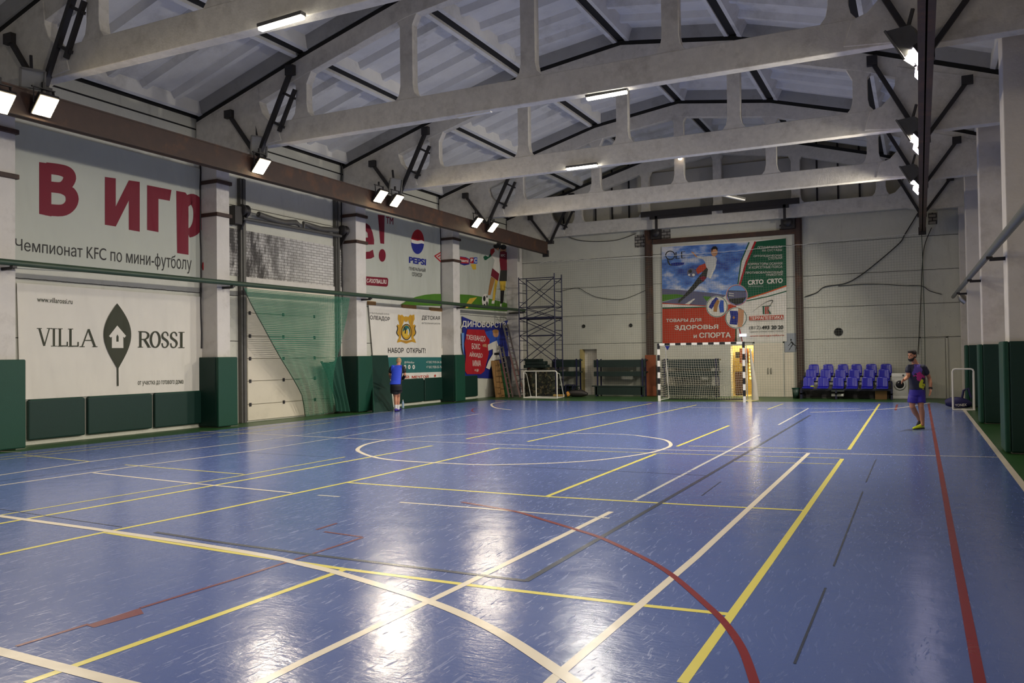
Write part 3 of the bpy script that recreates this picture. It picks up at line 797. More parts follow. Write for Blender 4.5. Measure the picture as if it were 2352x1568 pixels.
P.text('PEPSI', (668, 916), (888, 950), (890, 868), (668, 834), C_NAVY, .045)
P.text('ГЕНЕРАЛЬНЫЙ', (668, 1006), (882, 1035), (882, 980), (668, 955), C_INK, .01).text('СПОНСОР', (710, 1085), (838, 1102), (838, 1050), (710, 1035), C_INK, .01)
P.poly([(990, 826), (1076, 774), (1165, 850), (1086, 918)], C_RED).poly([(1015, 828), (1076, 792), (1142, 850), (1086, 896)], C_GREY).poly([(1032, 832), (1076, 806), (1122, 850), (1085, 878)], C_RED)
P.stroke([(1052, 850), (1078, 828), (1104, 858), (1060, 846)], 9, C_GREY)
P.poly([(100, 1088), (390, 1108), (402, 1130), (398, 1205), (380, 1222), (100, 1200)], C_MAROON)
P.text('C-FOOTBALL.RU', (126, 1170), (380, 1186), (380, 1132), (126, 1116), C_WHITE, .02)
P.poly([(560, 1455), (640, 1405), (760, 1352), (880, 1325), (1000, 1314), (1140, 1316), (1170, 1318), (1170, 1470)], C_GRASS)
P.done('print', t)
# --- third piece: players on grass
t = thing('banner', 'grey sagging banner picturing two footballers on grass, near the far corner', 'banner', at_x(1120, 600, XB), 'championship banner pieces')
mb = MB(); ya, yb = 28.75, 34.02
mb.box((XB - .01, ya, 4.02), (XB, yb, 6.75)); mb.build('sheet', C_GREY, t)
P = Print(pl).set(820, 440, 5.6)
P.poly([(1325, 1320), (1450, 1326), (1600, 1350), (1750, 1388), (1900, 1425), (2000, 1470), (1990, 1540), (1325, 1500)], C_GRASS)
P.poly([(1376, 1490), (1450, 1372), (1545, 1358), (1420, 1500)], C_YEL)
P.poly([(1325, 832), (1400, 842), (1450, 868), (1446, 935), (1380, 950), (1325, 930)], C_NAVY).poly([(1325, 838), (1395, 848), (1440, 870), (1436, 926), (1325, 920)], C_RED)
P.text('nami', (1326, 900), (1434, 912), (1434, 872), (1326, 862), C_WHITE, .02)
P.poly([(1450, 850), (1500, 846), (1500, 925), (1452, 920)], C_RED).poly([(1502, 845), (1548, 845), (1546, 925), (1502, 925)], C_BLUE).poly([(1462, 935), (1530, 930), (1532, 1000), (1490, 1002)], C_YEL)
P.text('P', (1462, 905), (1492, 905), (1492, 862), (1462, 862), C_WHITE, .03).text('C', (1508, 912), (1542, 912), (1542, 858), (1508, 858), C_WHITE, .03)
# player in red and white
P.poly([(1775, 735), (1800, 680), (1835, 600), (1860, 640), (1840, 740)], C_INK)
P.ell((1790, 740), 34, 50, C_SKIN).ell((1790, 706), 34, 26, C_BLK)
P.poly([(1720, 740), (1765, 728), (1820, 760), (1838, 900), (1830, 1060), (1770, 1010), (1745, 980), (1770, 880), (1730, 830), (1715, 790)], C_WHITE)
P.poly([(1720, 740), (1765, 728), (1772, 770), (1728, 825), (1714, 790)], C_RED).poly([(1716, 790), (1728, 830), (1660, 880), (1640, 880), (1625, 840), (1650, 820), (1690, 840)], C_DKGRN)
P.poly([(1742, 985), (1830, 1055), (1815, 1150), (1775, 1120), (1722, 1080)], C_MAROON)
P.poly([(1726, 1090), (1775, 1125), (1745, 1230), (1715, 1330), (1685, 1330), (1700, 1220)], C_TAN).poly([(1780, 1125), (1812, 1150), (1790, 1260), (1770, 1400), (1740, 1410), (1755, 1270)], C_YEL)
P.poly([(1735, 1400), (1772, 1398), (1765, 1440), (1730, 1440)], C_WHITE)
# player in claret
P.ell((1880, 745), 36, 55, C_SKIN).ell((1882, 712), 40, 34, C_BLK)
P.poly([(1840, 770), (1890, 760), (1945, 790), (1930, 1010), (1850, 1010), (1832, 880)], C_MAROON).poly([(1930, 790), (1950, 790), (1968, 870), (1945, 925), (1925, 910)], C_SKIN)
P.box('KFC', 1852, 805, 1905, 835, C_WHITE, .02)
P.poly([(1848, 1010), (1930, 1010), (1925, 1150), (1830, 1150)], C_INK).poly([(1835, 1150), (1915, 1150), (1905, 1270), (1845, 1270)], C_YEL).poly([(1850, 1270), (1895, 1270), (1880, 1430), (1845, 1440)], C_BLK)
P.poly([(1840, 1440), (1862, 1440), (1858, 1480), (1838, 1470)], C_WHITE)
P.ell((1650, 1400), 44, 86, C_WHITE).ell((1638, 1375), 16, 34, C_BLK).ell((1672, 1440), 10, 30, C_BLK).ell((1640, 1460), 12, 18, C_BLK).ell((1672, 1350), 8, 16, C_BLK)
P.done('print', t)
# --- villa banner
t = thing('banner', 'white banner with a dark leaf emblem above the low green pads', 'banner', at_x(260, 790, XB))
sheet(pl, ((38.6, 649), (470, 682), (471, 896), (46, 918))).build('sheet', C_WHITE, t)
P = Print(pl)
P.text('www.villarossi.ru', (85, 693), (166.5, 698.5), (166.5, 687), (85, 681), C_OLIVE, .015)
P.text('от участка до готового дома', (316.7, 886.5), (421, 884), (421, 872), (316.7, 875), C_OLIVE, .015)
def serif(ch, x0, x1, y0, y1):
    """slab-serif capital: thick and thin strokes with foot serifs"""
    w = x1 - x0; h = y1 - y0; T, t_, s = 5.0, 2.6, 1.7
    X = lambda u: x0 + u * w
    Y = lambda v: y1 - v * h
    def ser(u, v, hw): P.poly([(X(u) - hw, Y(v) - s / 2), (X(u) + hw, Y(v) - s / 2), (X(u) + hw, Y(v) + s / 2), (X(u) - hw, Y(v) + s / 2)], C_OLIVE)
    def st(u0, v0, u1, v1, wd): P.stroke([(X(u0), Y(v0)), (X(u1), Y(v1))], wd, C_OLIVE)
    if ch == 'V': st(.14, 1, .5, 0, T); st(.86, 1, .5, 0, t_); ser(.14, 1, 6); ser(.86, 1, 6)
    if ch == 'I': st(.5, 0, .5, 1, T); ser(.5, 0, w / 2); ser(.5, 1, w / 2)
    if ch == 'L': st(.25, 0, .25, 1, T); ser(.25, 1, 6); ser(.25, 0, 6); st(.25, .02, .95, .02, t_); st(.95, 0, .95, .26, t_)
    if ch == 'A': st(.14, 0, .5, 1, t_); st(.86, 0, .5, 1, T); st(.28, .36, .72, .36, t_ * .8); ser(.14, 0, 6); ser(.86, 0, 6)
    if ch == 'R':
        st(.2, 0, .2, 1, T); ser(.2, 0, 6); ser(.2, 1, 5)
        P.stroke([(X(.2), Y(.98)), (X(.6), Y(.97)), (X(.8), Y(.86)), (X(.83), Y(.74)), (X(.76), Y(.6)), (X(.55), Y(.5)), (X(.2), Y(.5))], [t_, t_, T * .8, T, T * .8, t_, t_], C_OLIVE)
        st(.52, .5, .88, .02, T); ser(.9, 0, 4)
    if ch == 'O':
        q = [(X(.5 + .42 * math.cos(a)), Y(.5 + .5 * math.sin(a))) for a in [math.radians(k * 15) for k in range(25)]]
        P.stroke(q, [t_ + (T - t_) * abs(math.cos(math.radians(k * 15))) for k in range(25)], C_OLIVE)
    if ch == 'S':
        P.stroke([(X(.84), Y(.74)), (X(.8), Y(.9)), (X(.58), Y(.99)), (X(.32), Y(.95)), (X(.17), Y(.8)), (X(.24), Y(.63)), (X(.5), Y(.52)), (X(.76), Y(.4)), (X(.86), Y(.23)), (X(.7), Y(.05)), (X(.45), Y(.0)), (X(.22), Y(.07)), (X(.14), Y(.28))], [t_, t_, t_, t_, T * .8, T, T, T, T * .8, t_, t_, t_, t_], C_OLIVE)
for ch, a, b in zip('VILLA', (86, 117, 132, 156, 183), (118, 131, 156, 181, 224)): serif(ch, a, b, 754 + (a - 86) * .018, 794 + (a - 86) * .02)
for ch, a, b in zip('ROSSI', (317, 345, 370, 390, 410), (346, 369, 389, 409, 424)): serif(ch, a, b, 761 + (a - 317) * .02, 797 + (a - 317) * .012)
lf = []
for i in range(25):
    u = i / 24; lf.append((269.4 + 1.3 * u + 31.5 * math.sin(math.pi * u ** .92) ** 1.05, 696.4 + 152 * u))
for i in range(23, 0, -1):
    u = i / 24; lf.append((269.4 + 1.3 * u - 31.5 * math.sin(math.pi * u ** .92) ** 1.05, 696.4 + 152 * u))
P.poly(lf, C_OLIVE).stroke([(270.5, 840), (271, 886)], 3.4, C_OLIVE)
P.poly([(269.4, 747.3), (289.5, 771), (286, 775.5), (283.2, 773), (283.4, 799), (257, 799), (257, 773), (254.5, 775), (250.5, 771.5)], C_WHITE)
P.poly([(267.2, 784.5), (267.2, 773), (269.8, 767.5), (272.5, 773), (272.5, 784.5)], C_OLIVE)
P.done('print', t)
# --- football club banner
pl2 = onleft(XB + .02)
t = thing('banner', 'white football club banner with gold crest and teal band, behind the stooping man', 'banner', at_x(940, 790, XB))
sheet(pl2, ((846.5, 699), (1021, 715), (1021, 867), (862, 884))).build('sheet', C_WHITE, t)
P = Print(pl2).set(780, 680, 5.113)
P.poly([(380, 716), (1240, 716), (1246, 886), (410, 912)], C_TEAL)
P.text('УТБОЛЬНЫЙ КЛУБ', (350, 208), (583, 222), (583, 198), (350, 182), C_INK, .0).text('ОЛЕАДОР', (358, 280), (590, 302), (590, 244), (358, 224), C_INK, .02)
P.text('ДЕТСКАЯ', (965, 284), (1180, 286), (1180, 236), (965, 226), C_INK, .02).text('ФУТБОЛЬНАЯ ШКОЛА', (965, 328), (1182, 332), (1182, 314), (965, 306), C_INK, .0)
P.text('НАБОР  ОТКРЫТ!', (568, 666), (1010, 668), (1010, 610), (568, 605), C_INK, .02)
P.text('goleador', (762, 790), (880, 798), (880, 766), (762, 756), C_WHITE, .0)
P.text('+7 812 910-54-26', (1018, 788), (1198, 786), (1198, 760), (1018, 760), C_WHITE, .0).text('+7 812 928-55-76', (1018, 846), (1198, 844), (1198, 816), (1018, 818), C_WHITE, .0)
for x in (722, 768, 818, 870): P.ell((x, 831), 15, 25, C_WHITE).ell((x, 831), 6, 11, C_TEAL)
P.text('НОВОЙ  МЕЧТОЙ', (640, 972), (1045, 958), (1045, 920), (640, 932), C_BRICK, .02).ell((1122, 934), 10, 15, C_BRICK)
for s in (-1, 1):       # crest: two rampant lions holding an oval shield, ribbon below
    X = lambda u: 783 + s * u
    P.poly([(X(18), 250), (X(50), 215), (X(60), 225), (X(95), 215), (X(98), 270), (X(85), 300), (X(80), 340), (X(104), 330), (X(98), 400), (X(108), 440), (X(85), 470), (X(90), 505), (X(60), 500), (X(60), 400), (X(40), 330), (X(30), 300)], C_GOLD)
    P.stroke([(X(88), 470), (X(112), 430), (X(100), 380), (X(110), 345)], 9, C_INK)
    P.stroke([(X(62), 235), (X(72), 280), (X(60), 320), (X(75), 380), (X(70), 460)], 6, C_TAN)
P.poly([(755, 250), (770, 236), (800, 240), (812, 262), (795, 300), (765, 300)], C_GOLD)
P.ell((785, 420), 62, 96, C_INK).ell((785, 420), 54, 86, C_GOLD).ell((785, 412), 44, 70, C_TEAL).ell((780, 440), 40, 46, C_YEL)
P.stroke([(760, 360), (775, 400), (770, 440)], 14, C_INK).stroke([(800, 380), (812, 420), (805, 455)], 12, C_WHITE)
P.poly([(675, 545), (690, 500), (740, 515), (785, 522), (835, 512), (880, 498), (900, 548), (850, 535), (785, 556), (725, 535)], C_GOLD).stroke([(720, 524), (785, 540), (850, 520)], 8, C_TAN)
P.done('print', t)
mb = MB()
for a, b, c, d in ((340, 80, 425, 92), (740, 118, 900, 136), (1065, 152, 1205, 164)):
    q = [at_x(780 + x / 5.113, 680 + y / 5.113, XB + .02) for x, y in ((a, b), (c, d))]
    s = MB(); s.box((XL + .004, q[0].y, q[0].z - .06), (XB + .03, q[1].y, q[0].z + .07)); s.build('batten', M_BOARD, t)
# --- martial arts banner
t = thing('banner', 'blue martial arts banner with a red patch beside the leaning ladder', 'banner', at_x(1115, 800, XB))
pl3 = onleft(XB)
A, B, Cc, D = [pl3(p[0], p[1], 0) for p in ((1061, 726), (1170, 733), (1172, 871), (1066, 866))]
mb = MB(); mb.grid(lambda u, v: A * (1 - u) * (1 - v) + B * u * (1 - v) + Cc * u * v + D * (1 - u) * v + Vector((.02 * math.sin(u * 9), 0, -.28 * math.sin(math.pi * u) * (1 - v))), 16, 8)
mb.build('sheet', C_NAVY, t)
P = Print(onleft(XB + .03)).set(780, 680, 5.113)
P.poly([(1700, 420), (1780, 400), (1880, 420), (1880, 560), (1760, 640)], C_BLUE)
P.text('ДИНОБОРСТВА', (1430, 372), (2000, 385), (2000, 305), (1436, 288), C_WHITE, .03)
P.poly([(1500, 388), (1700, 395), (1730, 470), (1762, 510), (1752, 680), (1700, 880), (1660, 915), (1500, 915), (1468, 870), (1482, 700), (1466, 560)], C_RED)
P.text('ТХЕКВАНДО', (1488, 518), (1712, 545), (1712, 470), (1488, 450), C_WHITE, .01).text('БОКС', (1553, 620), (1650, 624), (1650, 560), (1553, 552), C_WHITE, .01).text('АЙКИДО', (1525, 718), (1678, 730), (1678, 660), (1525, 645), C_WHITE, .01)
P.text('ММА', (1563, 820), (1660, 822), (1660, 752), (1563, 752), C_WHITE, .01).text('и др', (1588, 888), (1632, 888), (1632, 855), (1588, 855), C_WHITE, .01)
P.poly([(1740, 570), (1800, 540), (1845, 520), (1872, 600), (1870, 680), (1890, 740), (1820, 750), (1760, 860), (1720, 840), (1750, 760), (1800, 680), (1800, 620), (1745, 640)], C_WHITE).ell((1835, 440), 34, 42, C_SKIN).ell((1832, 412), 38, 22, C_TAN)
P.poly([(1815, 665), (1872, 660), (1874, 690), (1815, 692)], C_BLK).poly([(1725, 560), (1680, 565), (1680, 590), (1730, 600)], C_SKIN)
P.poly([(1432, 430), (1462, 430), (1460, 700), (1440, 600)], C_SKY)
P.done('print', t)

# ------------------------------------------------------------------ vinyl wall pads
def pad(label, lo, hi, cat='wall pad', group='low green wall pads'):
    t = thing('wall_pad', label, cat, ((lo[0] + hi[0]) / 2, (lo[1] + hi[1]) / 2, lo[2]), group)
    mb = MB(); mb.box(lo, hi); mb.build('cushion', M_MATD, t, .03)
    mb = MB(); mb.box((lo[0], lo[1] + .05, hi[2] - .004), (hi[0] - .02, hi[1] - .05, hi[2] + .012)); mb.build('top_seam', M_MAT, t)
    return t
def py(px, ypx, x=XL + .1): return at_x(px, ypx, x).y
for (a, b), lb in (((64, 198), 'low green wall pad under the leaf banner, nearest the camera'), ((201, 352), 'low green wall pad under the middle of the leaf banner'), ((355, 476), 'low green wall pad under the leaf banner, against the pillar pad')):
    pad(lb, (XL, py(a, 960) + .02, .1), (XL + .1, py(b, 940) - .02, .95))
for (a, b), lb in (((912, 975), 'low green wall pad behind the stooping man'), ((976, 1032), 'low green wall pad between the stooping man and the next pillar')):
    pad(lb, (XL, py(a, 900) + .02, .1), (XL + .1, py(b, 890) - .02, .97))
pad('short low green wall pad under the martial arts banner', (XL, 29.0, .1), (XL + .1, py(1098, 890), .97))
GP = 'tall pads wrapped round pillars'
def wrap(label, x0, x1, y0, y1, h, side=1):
    """pad of two faces round a pillar: one towards the court, one towards the camera"""
    t = thing('pillar_pad', label, 'pillar pad', ((x0 + x1) / 2, y0, 0), GP)
    xa, xb = (x1 - .09, x1) if side > 0 else (x0, x0 + .09)
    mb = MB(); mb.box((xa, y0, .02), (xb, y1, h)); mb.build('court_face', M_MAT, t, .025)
    mb = MB(); mb.box((x0 if side > 0 else xb, y0, .02), (xa if side > 0 else x1, y0 + .09, h)); mb.build('near_face', M_MATD, t, .025)  # darker green puts the shade of the camera side into the colour
    return t
for (a, b), lb, h in zip(PLY[:4], ('tall green pillar pad cut by the left edge of the picture', 'tall green pad on the pillar between leaf banner and gate', 'tall green pad on the pillar right of the gate', 'tall green pad on the pillar beside the martial arts banner'), (1.82, 1.84, 1.84, 1.86)):
    wrap(lb, XL + .01, -16.37, a - .1, b + .13, h)
for (a, b), lb, h in zip(((16.3, 17.0), (22.8, 23.35), (29.3, 29.9)), ('tall green pad on the grey pillar nearest the camera', 'tall green pad on the middle grey pillar, behind the nearest one', 'tall green pad on the far grey pillar beside the small goal'), (1.9, 1.9, 1.93)):
    wrap(lb, 1.26, 1.84, a - .1, b + .06, h, -1)
# tall pad leaning by the gate-side pillar
t = thing('leaning_pad', 'tall loose green pad leaning on the wall beside the stooping man', 'gym pad', at_z(880, 946))
a = at_z(858, 947); b = at_z(905, 943); c = at_x(852.5, 815, XL + .14); d = at_x(891.5, 815, XL + .14)
mb = MB(); n = (b - a).cross(c - a).normalized() * .09
if n.x > 0: n = -n
mb.prism([a, b, d, c], n); mb.build('cushion', M_MATD, t, .025)
mb = MB(); e = Vector((.004, 0, 0)); mb.prism([a + (c - a) * .03 + e, a + (b - a) * .04 + (c - a) * .03 + e, c + (d - c) * .04 + e, c + e], n * .2); mb.build('edge_piping', M_MAT, t)

# ------------------------------------------------------------------ net rail pipes on brackets
def netrail(label, x, y0, z0, y1, z1, r, m, br, wallx):
    t = thing('net_rail', label, 'pipe', (x, (y0 + y1) / 2, z0))
    mb = MB(); mb.tube([(x, y0, z0), (x, y1, z1)], r, 10); mb.build('pipe', m, t)
    for y in br:
        z = z0 + (z1 - z0) * (y - y0) / (y1 - y0)
        mb = MB(); mb.box((x, y - .03, z - r - .07), (wallx, y + .03, z - r - .01)); mb.box((x - .05, y - .045, z - r - .04), (x + .05, y + .045, z - r + .005)); mb.build('bracket', M_BLACK, t)
    return t
netrail('long dark green pipe running along the banners at half height', -16.15, 9.0, 3.74, 34.0, 3.86, .065, M_PIPE, (10.3, 16.15, 22.2, 28.45, 33.9), -16.9)
netrail('grey pipe along the grey pillars at half height', 1.12, 8.0, 3.3, 34.0, 3.72, .06, M_PIPEG, (16.6, 22.95, 29.5), 1.6)

# ------------------------------------------------------------------ sectional gate with its springs
gy0, gy1 = at_x(566, 850, XL).y, at_x(779, 850, XL).y; gz = at_x(600, 655, XL).z
t = thing('sectional_gate', 'cream sectional gate of horizontal panels behind the green net', 'gate', (XL, (gy0 + gy1) / 2, 0))
zs = [0.03] + [at_x(578, p, XL + .05).z for p in (928.7, 875, 823.4, 771.5, 718.8)] + [gz]
for a, b in zip(zs[:-1], zs[1:]):
    mb = MB(); mb.box((XL + .004, gy0, a + .006), (XL + .05, gy1, b - .006)); mb.build('gate_panel', M_CREAM, t, .008)
for z in zs[1:-1]:
    for k in (.02, .35, .69, .98):
        yy = gy0 + (gy1 - gy0) * k
        mb = MB(); mb.box((XL + .045, yy - .035, z - .05), (XL + .075, yy + .035, z + .05)); mb.build('hinge', M_BLACK, t)
for yy, zt, nm in ((at_x(559, 800, XL + .1).y, 6.85, ''), (at_x(777, 800, XL + .1).y, 7.0, '')):
    mb = MB(); mb.box((XL + .004, yy - .1, 0), (XL + .13, yy + .1, zt)); mb.box((XL + .12, yy - .03, 0.02), (XL + .16, yy + .03, zt)); mb.build('side_post', M_STEEL, t)
mb = MB(); q = lambda x, y: at_x(500 + x / 6.533, 440 + y / 6.533, XL + .28)
mb.tube([q(380, 400), q(1850, 668)], .05, 8); mb.build('shaft_beam', M_STEEL, t)
mb = MB(); mb.tube([q(610, 340), q(700, 375), q(850, 425), q(1000, 460), q(1170, 462), q(1225, 500), q(1235, 560)], [.085, .085, .085, .085, .085, .05, .03], 10); mb.build('spring', M_STEEL, t)
mb = MB(); mb.tube([q(1290, 560), q(1290, 470), q(1400, 515), q(1550, 560), q(1790, 580)], [.03, .06, .085, .085, .085], 10); mb.build('spring', M_STEEL, t)
mb = MB(); mb.tube([q(430, 300), q(620, 345)], .015, 6); mb.build('shaft', M_STEEL, t)
for x, y, r in ((395, 285, .17), (1960, 600, .17)):
    c = q(x, y)
    if x > 1000: c.y = 21.7
    mb = MB(); mb.lathe(c - Vector((0, .1, 0)), [(0, 0), (r, 0), (r, .03), (r * .7, .05), (r * .7, .15), (r, .17), (r, .2), (0, .2)], 14, None, (0, 1, 0)); mb.build('cable_drum', M_BLACK, t)
    mb = MB(); mb.prism([c + Vector((-.2, .02, .1)), c + Vector((.12, .02, -.1)), c + Vector((-.2, .02, -.6))], (0, .05, 0)); mb.build('drum_bracket', M_BLACK, t)
c = q(290, 330); mb = MB(); mb.box(c - Vector((.2, .12, .3)), c + Vector((.05, .16, .22))); mb.build('gear_box', M_BLACK, t, .02)
# brick infill and lintel over the gate
m, nt, p, cc = newmat('whitewashed_brick'); sepn = N(nt, 'ShaderNodeSeparateXYZ'); nt.links.new(cc, sepn.inputs[0])
cmb = N(nt, 'ShaderNodeCombineXYZ'); nt.links.new(sepn.outputs[1], cmb.inputs[0]); nt.links.new(sepn.outputs[2], cmb.inputs[1])
bk = N(nt, 'ShaderNodeTexBrick'); nt.links.new(cmb.outputs[0], bk.inputs['Vector']); bk.inputs['Scale'].default_value = 1
bk.inputs['Brick Width'].default_value = .27; bk.inputs['Row Height'].default_value = .085; bk.inputs['Mortar Size'].default_value = .008
bk.inputs['Color1'].default_value = srgb(208, 204, 198); bk.inputs['Color2'].default_value = srgb(190, 186, 180); bk.inputs['Mortar'].default_value = srgb(120, 116, 110)
st = noise(nt, mapped(nt, cc, (1, 1.6, .5)), 2.2, 6, .75)
side = ramp(nt, sepn.outputs[1], gy0 + 3.0, gy0 + .6)
nt.links.new(mix(nt, mth(nt, 'MULTIPLY', mth(nt, 'MULTIPLY', ramp(nt, st, .36, .55), side), .92), bk.outputs[0], srgb(52, 48, 46)), p.inputs['Base Color']); p.inputs['Roughness'].default_value = .9
setbump(nt, p, bk.outputs[1], .01, -1.0); M_BRICK = m
zb = at_x(600, 640, XL).z; zt = at_x(600, 540, XL).z
mb = MB(); mb.box((XL - .01, 16.6, zb), (XL + .02, 22.0, zt + .05)); o = struct('wall_brick', mb, M_BRICK)
mb = MB(); mb.box((XL - .01, gy0 - .15, gz), (XL + .06, gy1 + .1, zb)); struct('trim_lintel', mb, M_PILLAR)

# ------------------------------------------------------------------ green net drawn aside in front of the gate
def netmat(name, col, cell, wire):
    m, nt, p, cc = newmat(name)
    uv = N(nt, 'ShaderNodeUVMap').outputs[0]; se = N(nt, 'ShaderNodeSeparateXYZ'); nt.links.new(uv, se.inputs[0])
    def lines(o): return mth(nt, 'LESS_THAN', mth(nt, 'FRACT', mth(nt, 'DIVIDE', o, cell)), wire / cell)
    k = mth(nt, 'MAXIMUM', lines(se.outputs[0]), lines(se.outputs[1]))
    p.inputs['Base Color'].default_value = srgb(*col); p.inputs['Roughness'].default_value = .8
    nt.links.new(k, p.inputs['Alpha'])
    return m
M_NETG = netmat('green_net', (40, 112, 84), .045, .015)
M_NETD = netmat('gathered_green_net', (10, 66, 50), .045, .038)
t = thing('safety_net', 'green net hung from the pipe and tied aside in front of the gate', 'net', at_x(700, 700, XL + .5))
def interp(pts, v):
    v = v * (len(pts) - 1); i = min(int(v), len(pts) - 2); f = v - i
    return (pts[i][0] * (1 - f) + pts[i + 1][0] * f, pts[i][1] * (1 - f) + pts[i + 1][1] * f)
Ls = [(560, 662), (580, 705), (604, 748), (637, 810), (660, 847), (681, 882), (693, 906), (698, 930), (701, 957)]
Rs = [(803, 684), (798, 720), (790, 760), (782, 800), (772, 838), (768, 870), (768, 905), (772, 930), (778, 944)]
def fnA(u, v):
    a = interp(Ls, v); b = interp(Rs, v)
    x = a[0] + (b[0] - a[0]) * u; y = a[1] + (b[1] - a[1]) * u
    p = at_x(x, y, XL + .95 - .7 * v)
    rip = .035 * math.sin(u * 46 + 3 * v) * (.3 + .7 * v) + .05 * math.sin(u * 13 - 4 * v) * v
    p = Vector((p.x + rip, p.y, max(p.z, .01))); return p
mb = MB(); mb.grid(fnA, 60, 30, None, True, 4.6, 4.2); mb.build('net_sheet', M_NETG, t, fix=False)
L2 = [(735, 829), (745, 850), (752, 868), (760, 890), (768, 915), (772, 944)]
R2 = [(781, 815), (785, 845), (788, 868), (792, 895), (797, 920), (802, 945)]
def fnB(u, v):
    a = interp(L2, v); b = interp(R2, v)
    x = a[0] + (b[0] - a[0]) * u; y = a[1] + (b[1] - a[1]) * u + 10 * math.sin(math.pi * u) * (1 - v)
    p = at_x(x, y, XL + .42); p.x += .05 * math.sin(u * 21); p.z = max(p.z, .01); return p
mb = MB(); mb.grid(fnB, 30, 20, None, True, 1.6, 2.2); mb.build('gathered_fold', M_NETD, t, fix=False)
mb = MB(); pts = [at_x(*interp(Ls, k / 12), XL + .96 - .7 * k / 12) for k in range(13)]
for q_ in pts: q_.z = max(q_.z, .015)
mb.tube(pts, .014, 6); mb.build('edge_rope', M_PIPE, t)

# ------------------------------------------------------------------ cables beside the pillars, ring, wall box
for px, y0, y1, lb in ((477, 292, 800, 'black cable hanging down the corner of the pillar left of the gate'), (803, 380, 690, 'black cable hanging down the corner of the pillar right of the gate'), (1027, 446, 800, 'black cable hanging down the corner of the pillar by the martial arts banner')):
    mb = MB(); yy = yy2 = {477: 15.95, 803: 21.93, 1027: 28.2}[px] + .02; rnd = random.Random(px)
    k = 14; z0 = at_x(px, y1, XL).z; z1 = at_x(px, y0, XL).z
    mb.tube([(XL + .05, yy + (yy2 - yy) * i / k - .05 + rnd.uniform(-.015, .015), z0 + (z1 - z0) * i / k) for i in range(k + 1)], .022, 6)
    solo('cable', mb, M_BLACK, lb, 'cable', 'cables down the pillar corners')
c = at_x(473, 612, XL + .1); mb = MB(); mb.tube([c + Vector((.0, .1 * math.cos(a), .16 * math.sin(a))) for a in [math.radians(30 * k) for k in range(13)]], .028, 6, caps=False)
solo('ring', mb, M_RED, 'small red ring hung beside the pillar left of the gate', 'ring')
c = at_x(1022, 787, XL + .1); t = thing('control_box', 'small white control box with a blue screen beside the club banner', 'control box', c)
mb = MB(); mb.box(c + Vector((-.1, -.14, -.12)), c + Vector((.0, .14, .12))); mb.build('body', M_WHITE, t, .01)
mb = MB(); mb.box(c + Vector((0, -.1, -.02)), c + Vector((.006, .1, .08))); mb.build('screen', glow('screen_glow', (.3, .45, 1), 1.2), t)
def ybox(x0, y0, x1, y1, Y, th, floor=False):
    """world box whose near face fills an upright pixel box at distance Y; it reaches th further back"""
    ym = (y0 + y1) / 2; xm = (x0 + x1) / 2
    a = at_y(x0, ym, Y).x; b = at_y(x1, ym, Y).x; t = at_y(xm, y0, Y).z; l = at_y(xm, y1, Y).z
    return (a, Y, 0.0 if floor else l), (b, Y + th, t)
# ------------------------------------------------------------------ steel gate frame on the far wall
t = thing('gate_frame', 'dark brown steel gate frame standing on the far wall round the big poster', 'steel frame', (-7.3, YF, 0))
xa0, xa1 = at_y(1483, 660, YF - .1).x, at_y(1499, 660, YF - .1).x; xb0, xb1 = at_y(1828, 700, YF - .1).x, at_y(1845, 700, YF - .1).x
for a, b in ((xa0, xa1), (xb0, xb1)):
    mb = MB(); mb.box((a, YF - .16, 0), (b, YF - .01, 7.28)); mb.box((a + .06, YF - .2, .05), (b - .06, YF - .16, 7.25)); mb.build('frame_post', M_RUST, t)
p0, p1 = at_y(1500, 556, YF - .1), at_y(1828, 537, YF - .1)
mb = MB(); mb.box((p0.x, YF - .14, p0.z - .09), (p1.x, YF - .01, p0.z + .1)); mb.build('lintel_beam', M_RUST, t)
for (x0, x1), z in (((1499, 1520), 0), ((1796, 1828), 0)):
    a, b = at_y(x0, 530, YF).x, at_y(x1, 530, YF).x
    mb = MB(); mb.box((a, YF - .3, 6.72), (b, YF - .02, 7.18)); mb.lathe(((a + b) / 2, YF - .36, 6.98), [(0, 0), (.19, 0), (.19, .14), (0, .14)], 14, None, (0, 1, 0)); mb.build('roller_bracket', M_BLACK, t)
t = thing('sliding_rail', 'black overhead rail hung before the far truss above the big poster', 'rail', (-7.3, 33.9, 7.6))
p0, p1 = at_y(1472, 489, 33.85), at_y(1836, 466, 33.85); zc = (p0.z + p1.z) / 2
mb = MB(); mb.box((p0.x, 33.8, zc - .1), (p1.x, 33.92, zc + .12)); mb.build('beam', M_BLACK, t)
for x0, x1 in ((1492, 1634), (1660, 1812)):
    a, b = at_y(x0, 490, 33.85).x, at_y(x1, 490, 33.85).x; mb = MB(); mb.box((a, 33.82, zc - .22), (b, 33.94, zc - .09)); mb.build('carriage', M_BLACK, t)
for x in (1507, 1802):
    a = at_y(x, 500, 33.85).x; mb = MB(); mb.box((a - .05, 33.82, 7.0), (a + .05, 33.9, zc)); mb.box((a - .05, 33.86, zc - .06), (a + .05, 34.1, zc + .06)); mb.build('hanger', M_BLACK, t)
lo, hi = ybox(1482, 815, 1506, 909, YF - .37, .1, True); mb = MB(); mb.box(lo, hi)
solo('post_board', mb, M_BROWN, 'red-brown board standing against the foot of the steel frame, beside the black and white goal', 'board', bevel=.01)

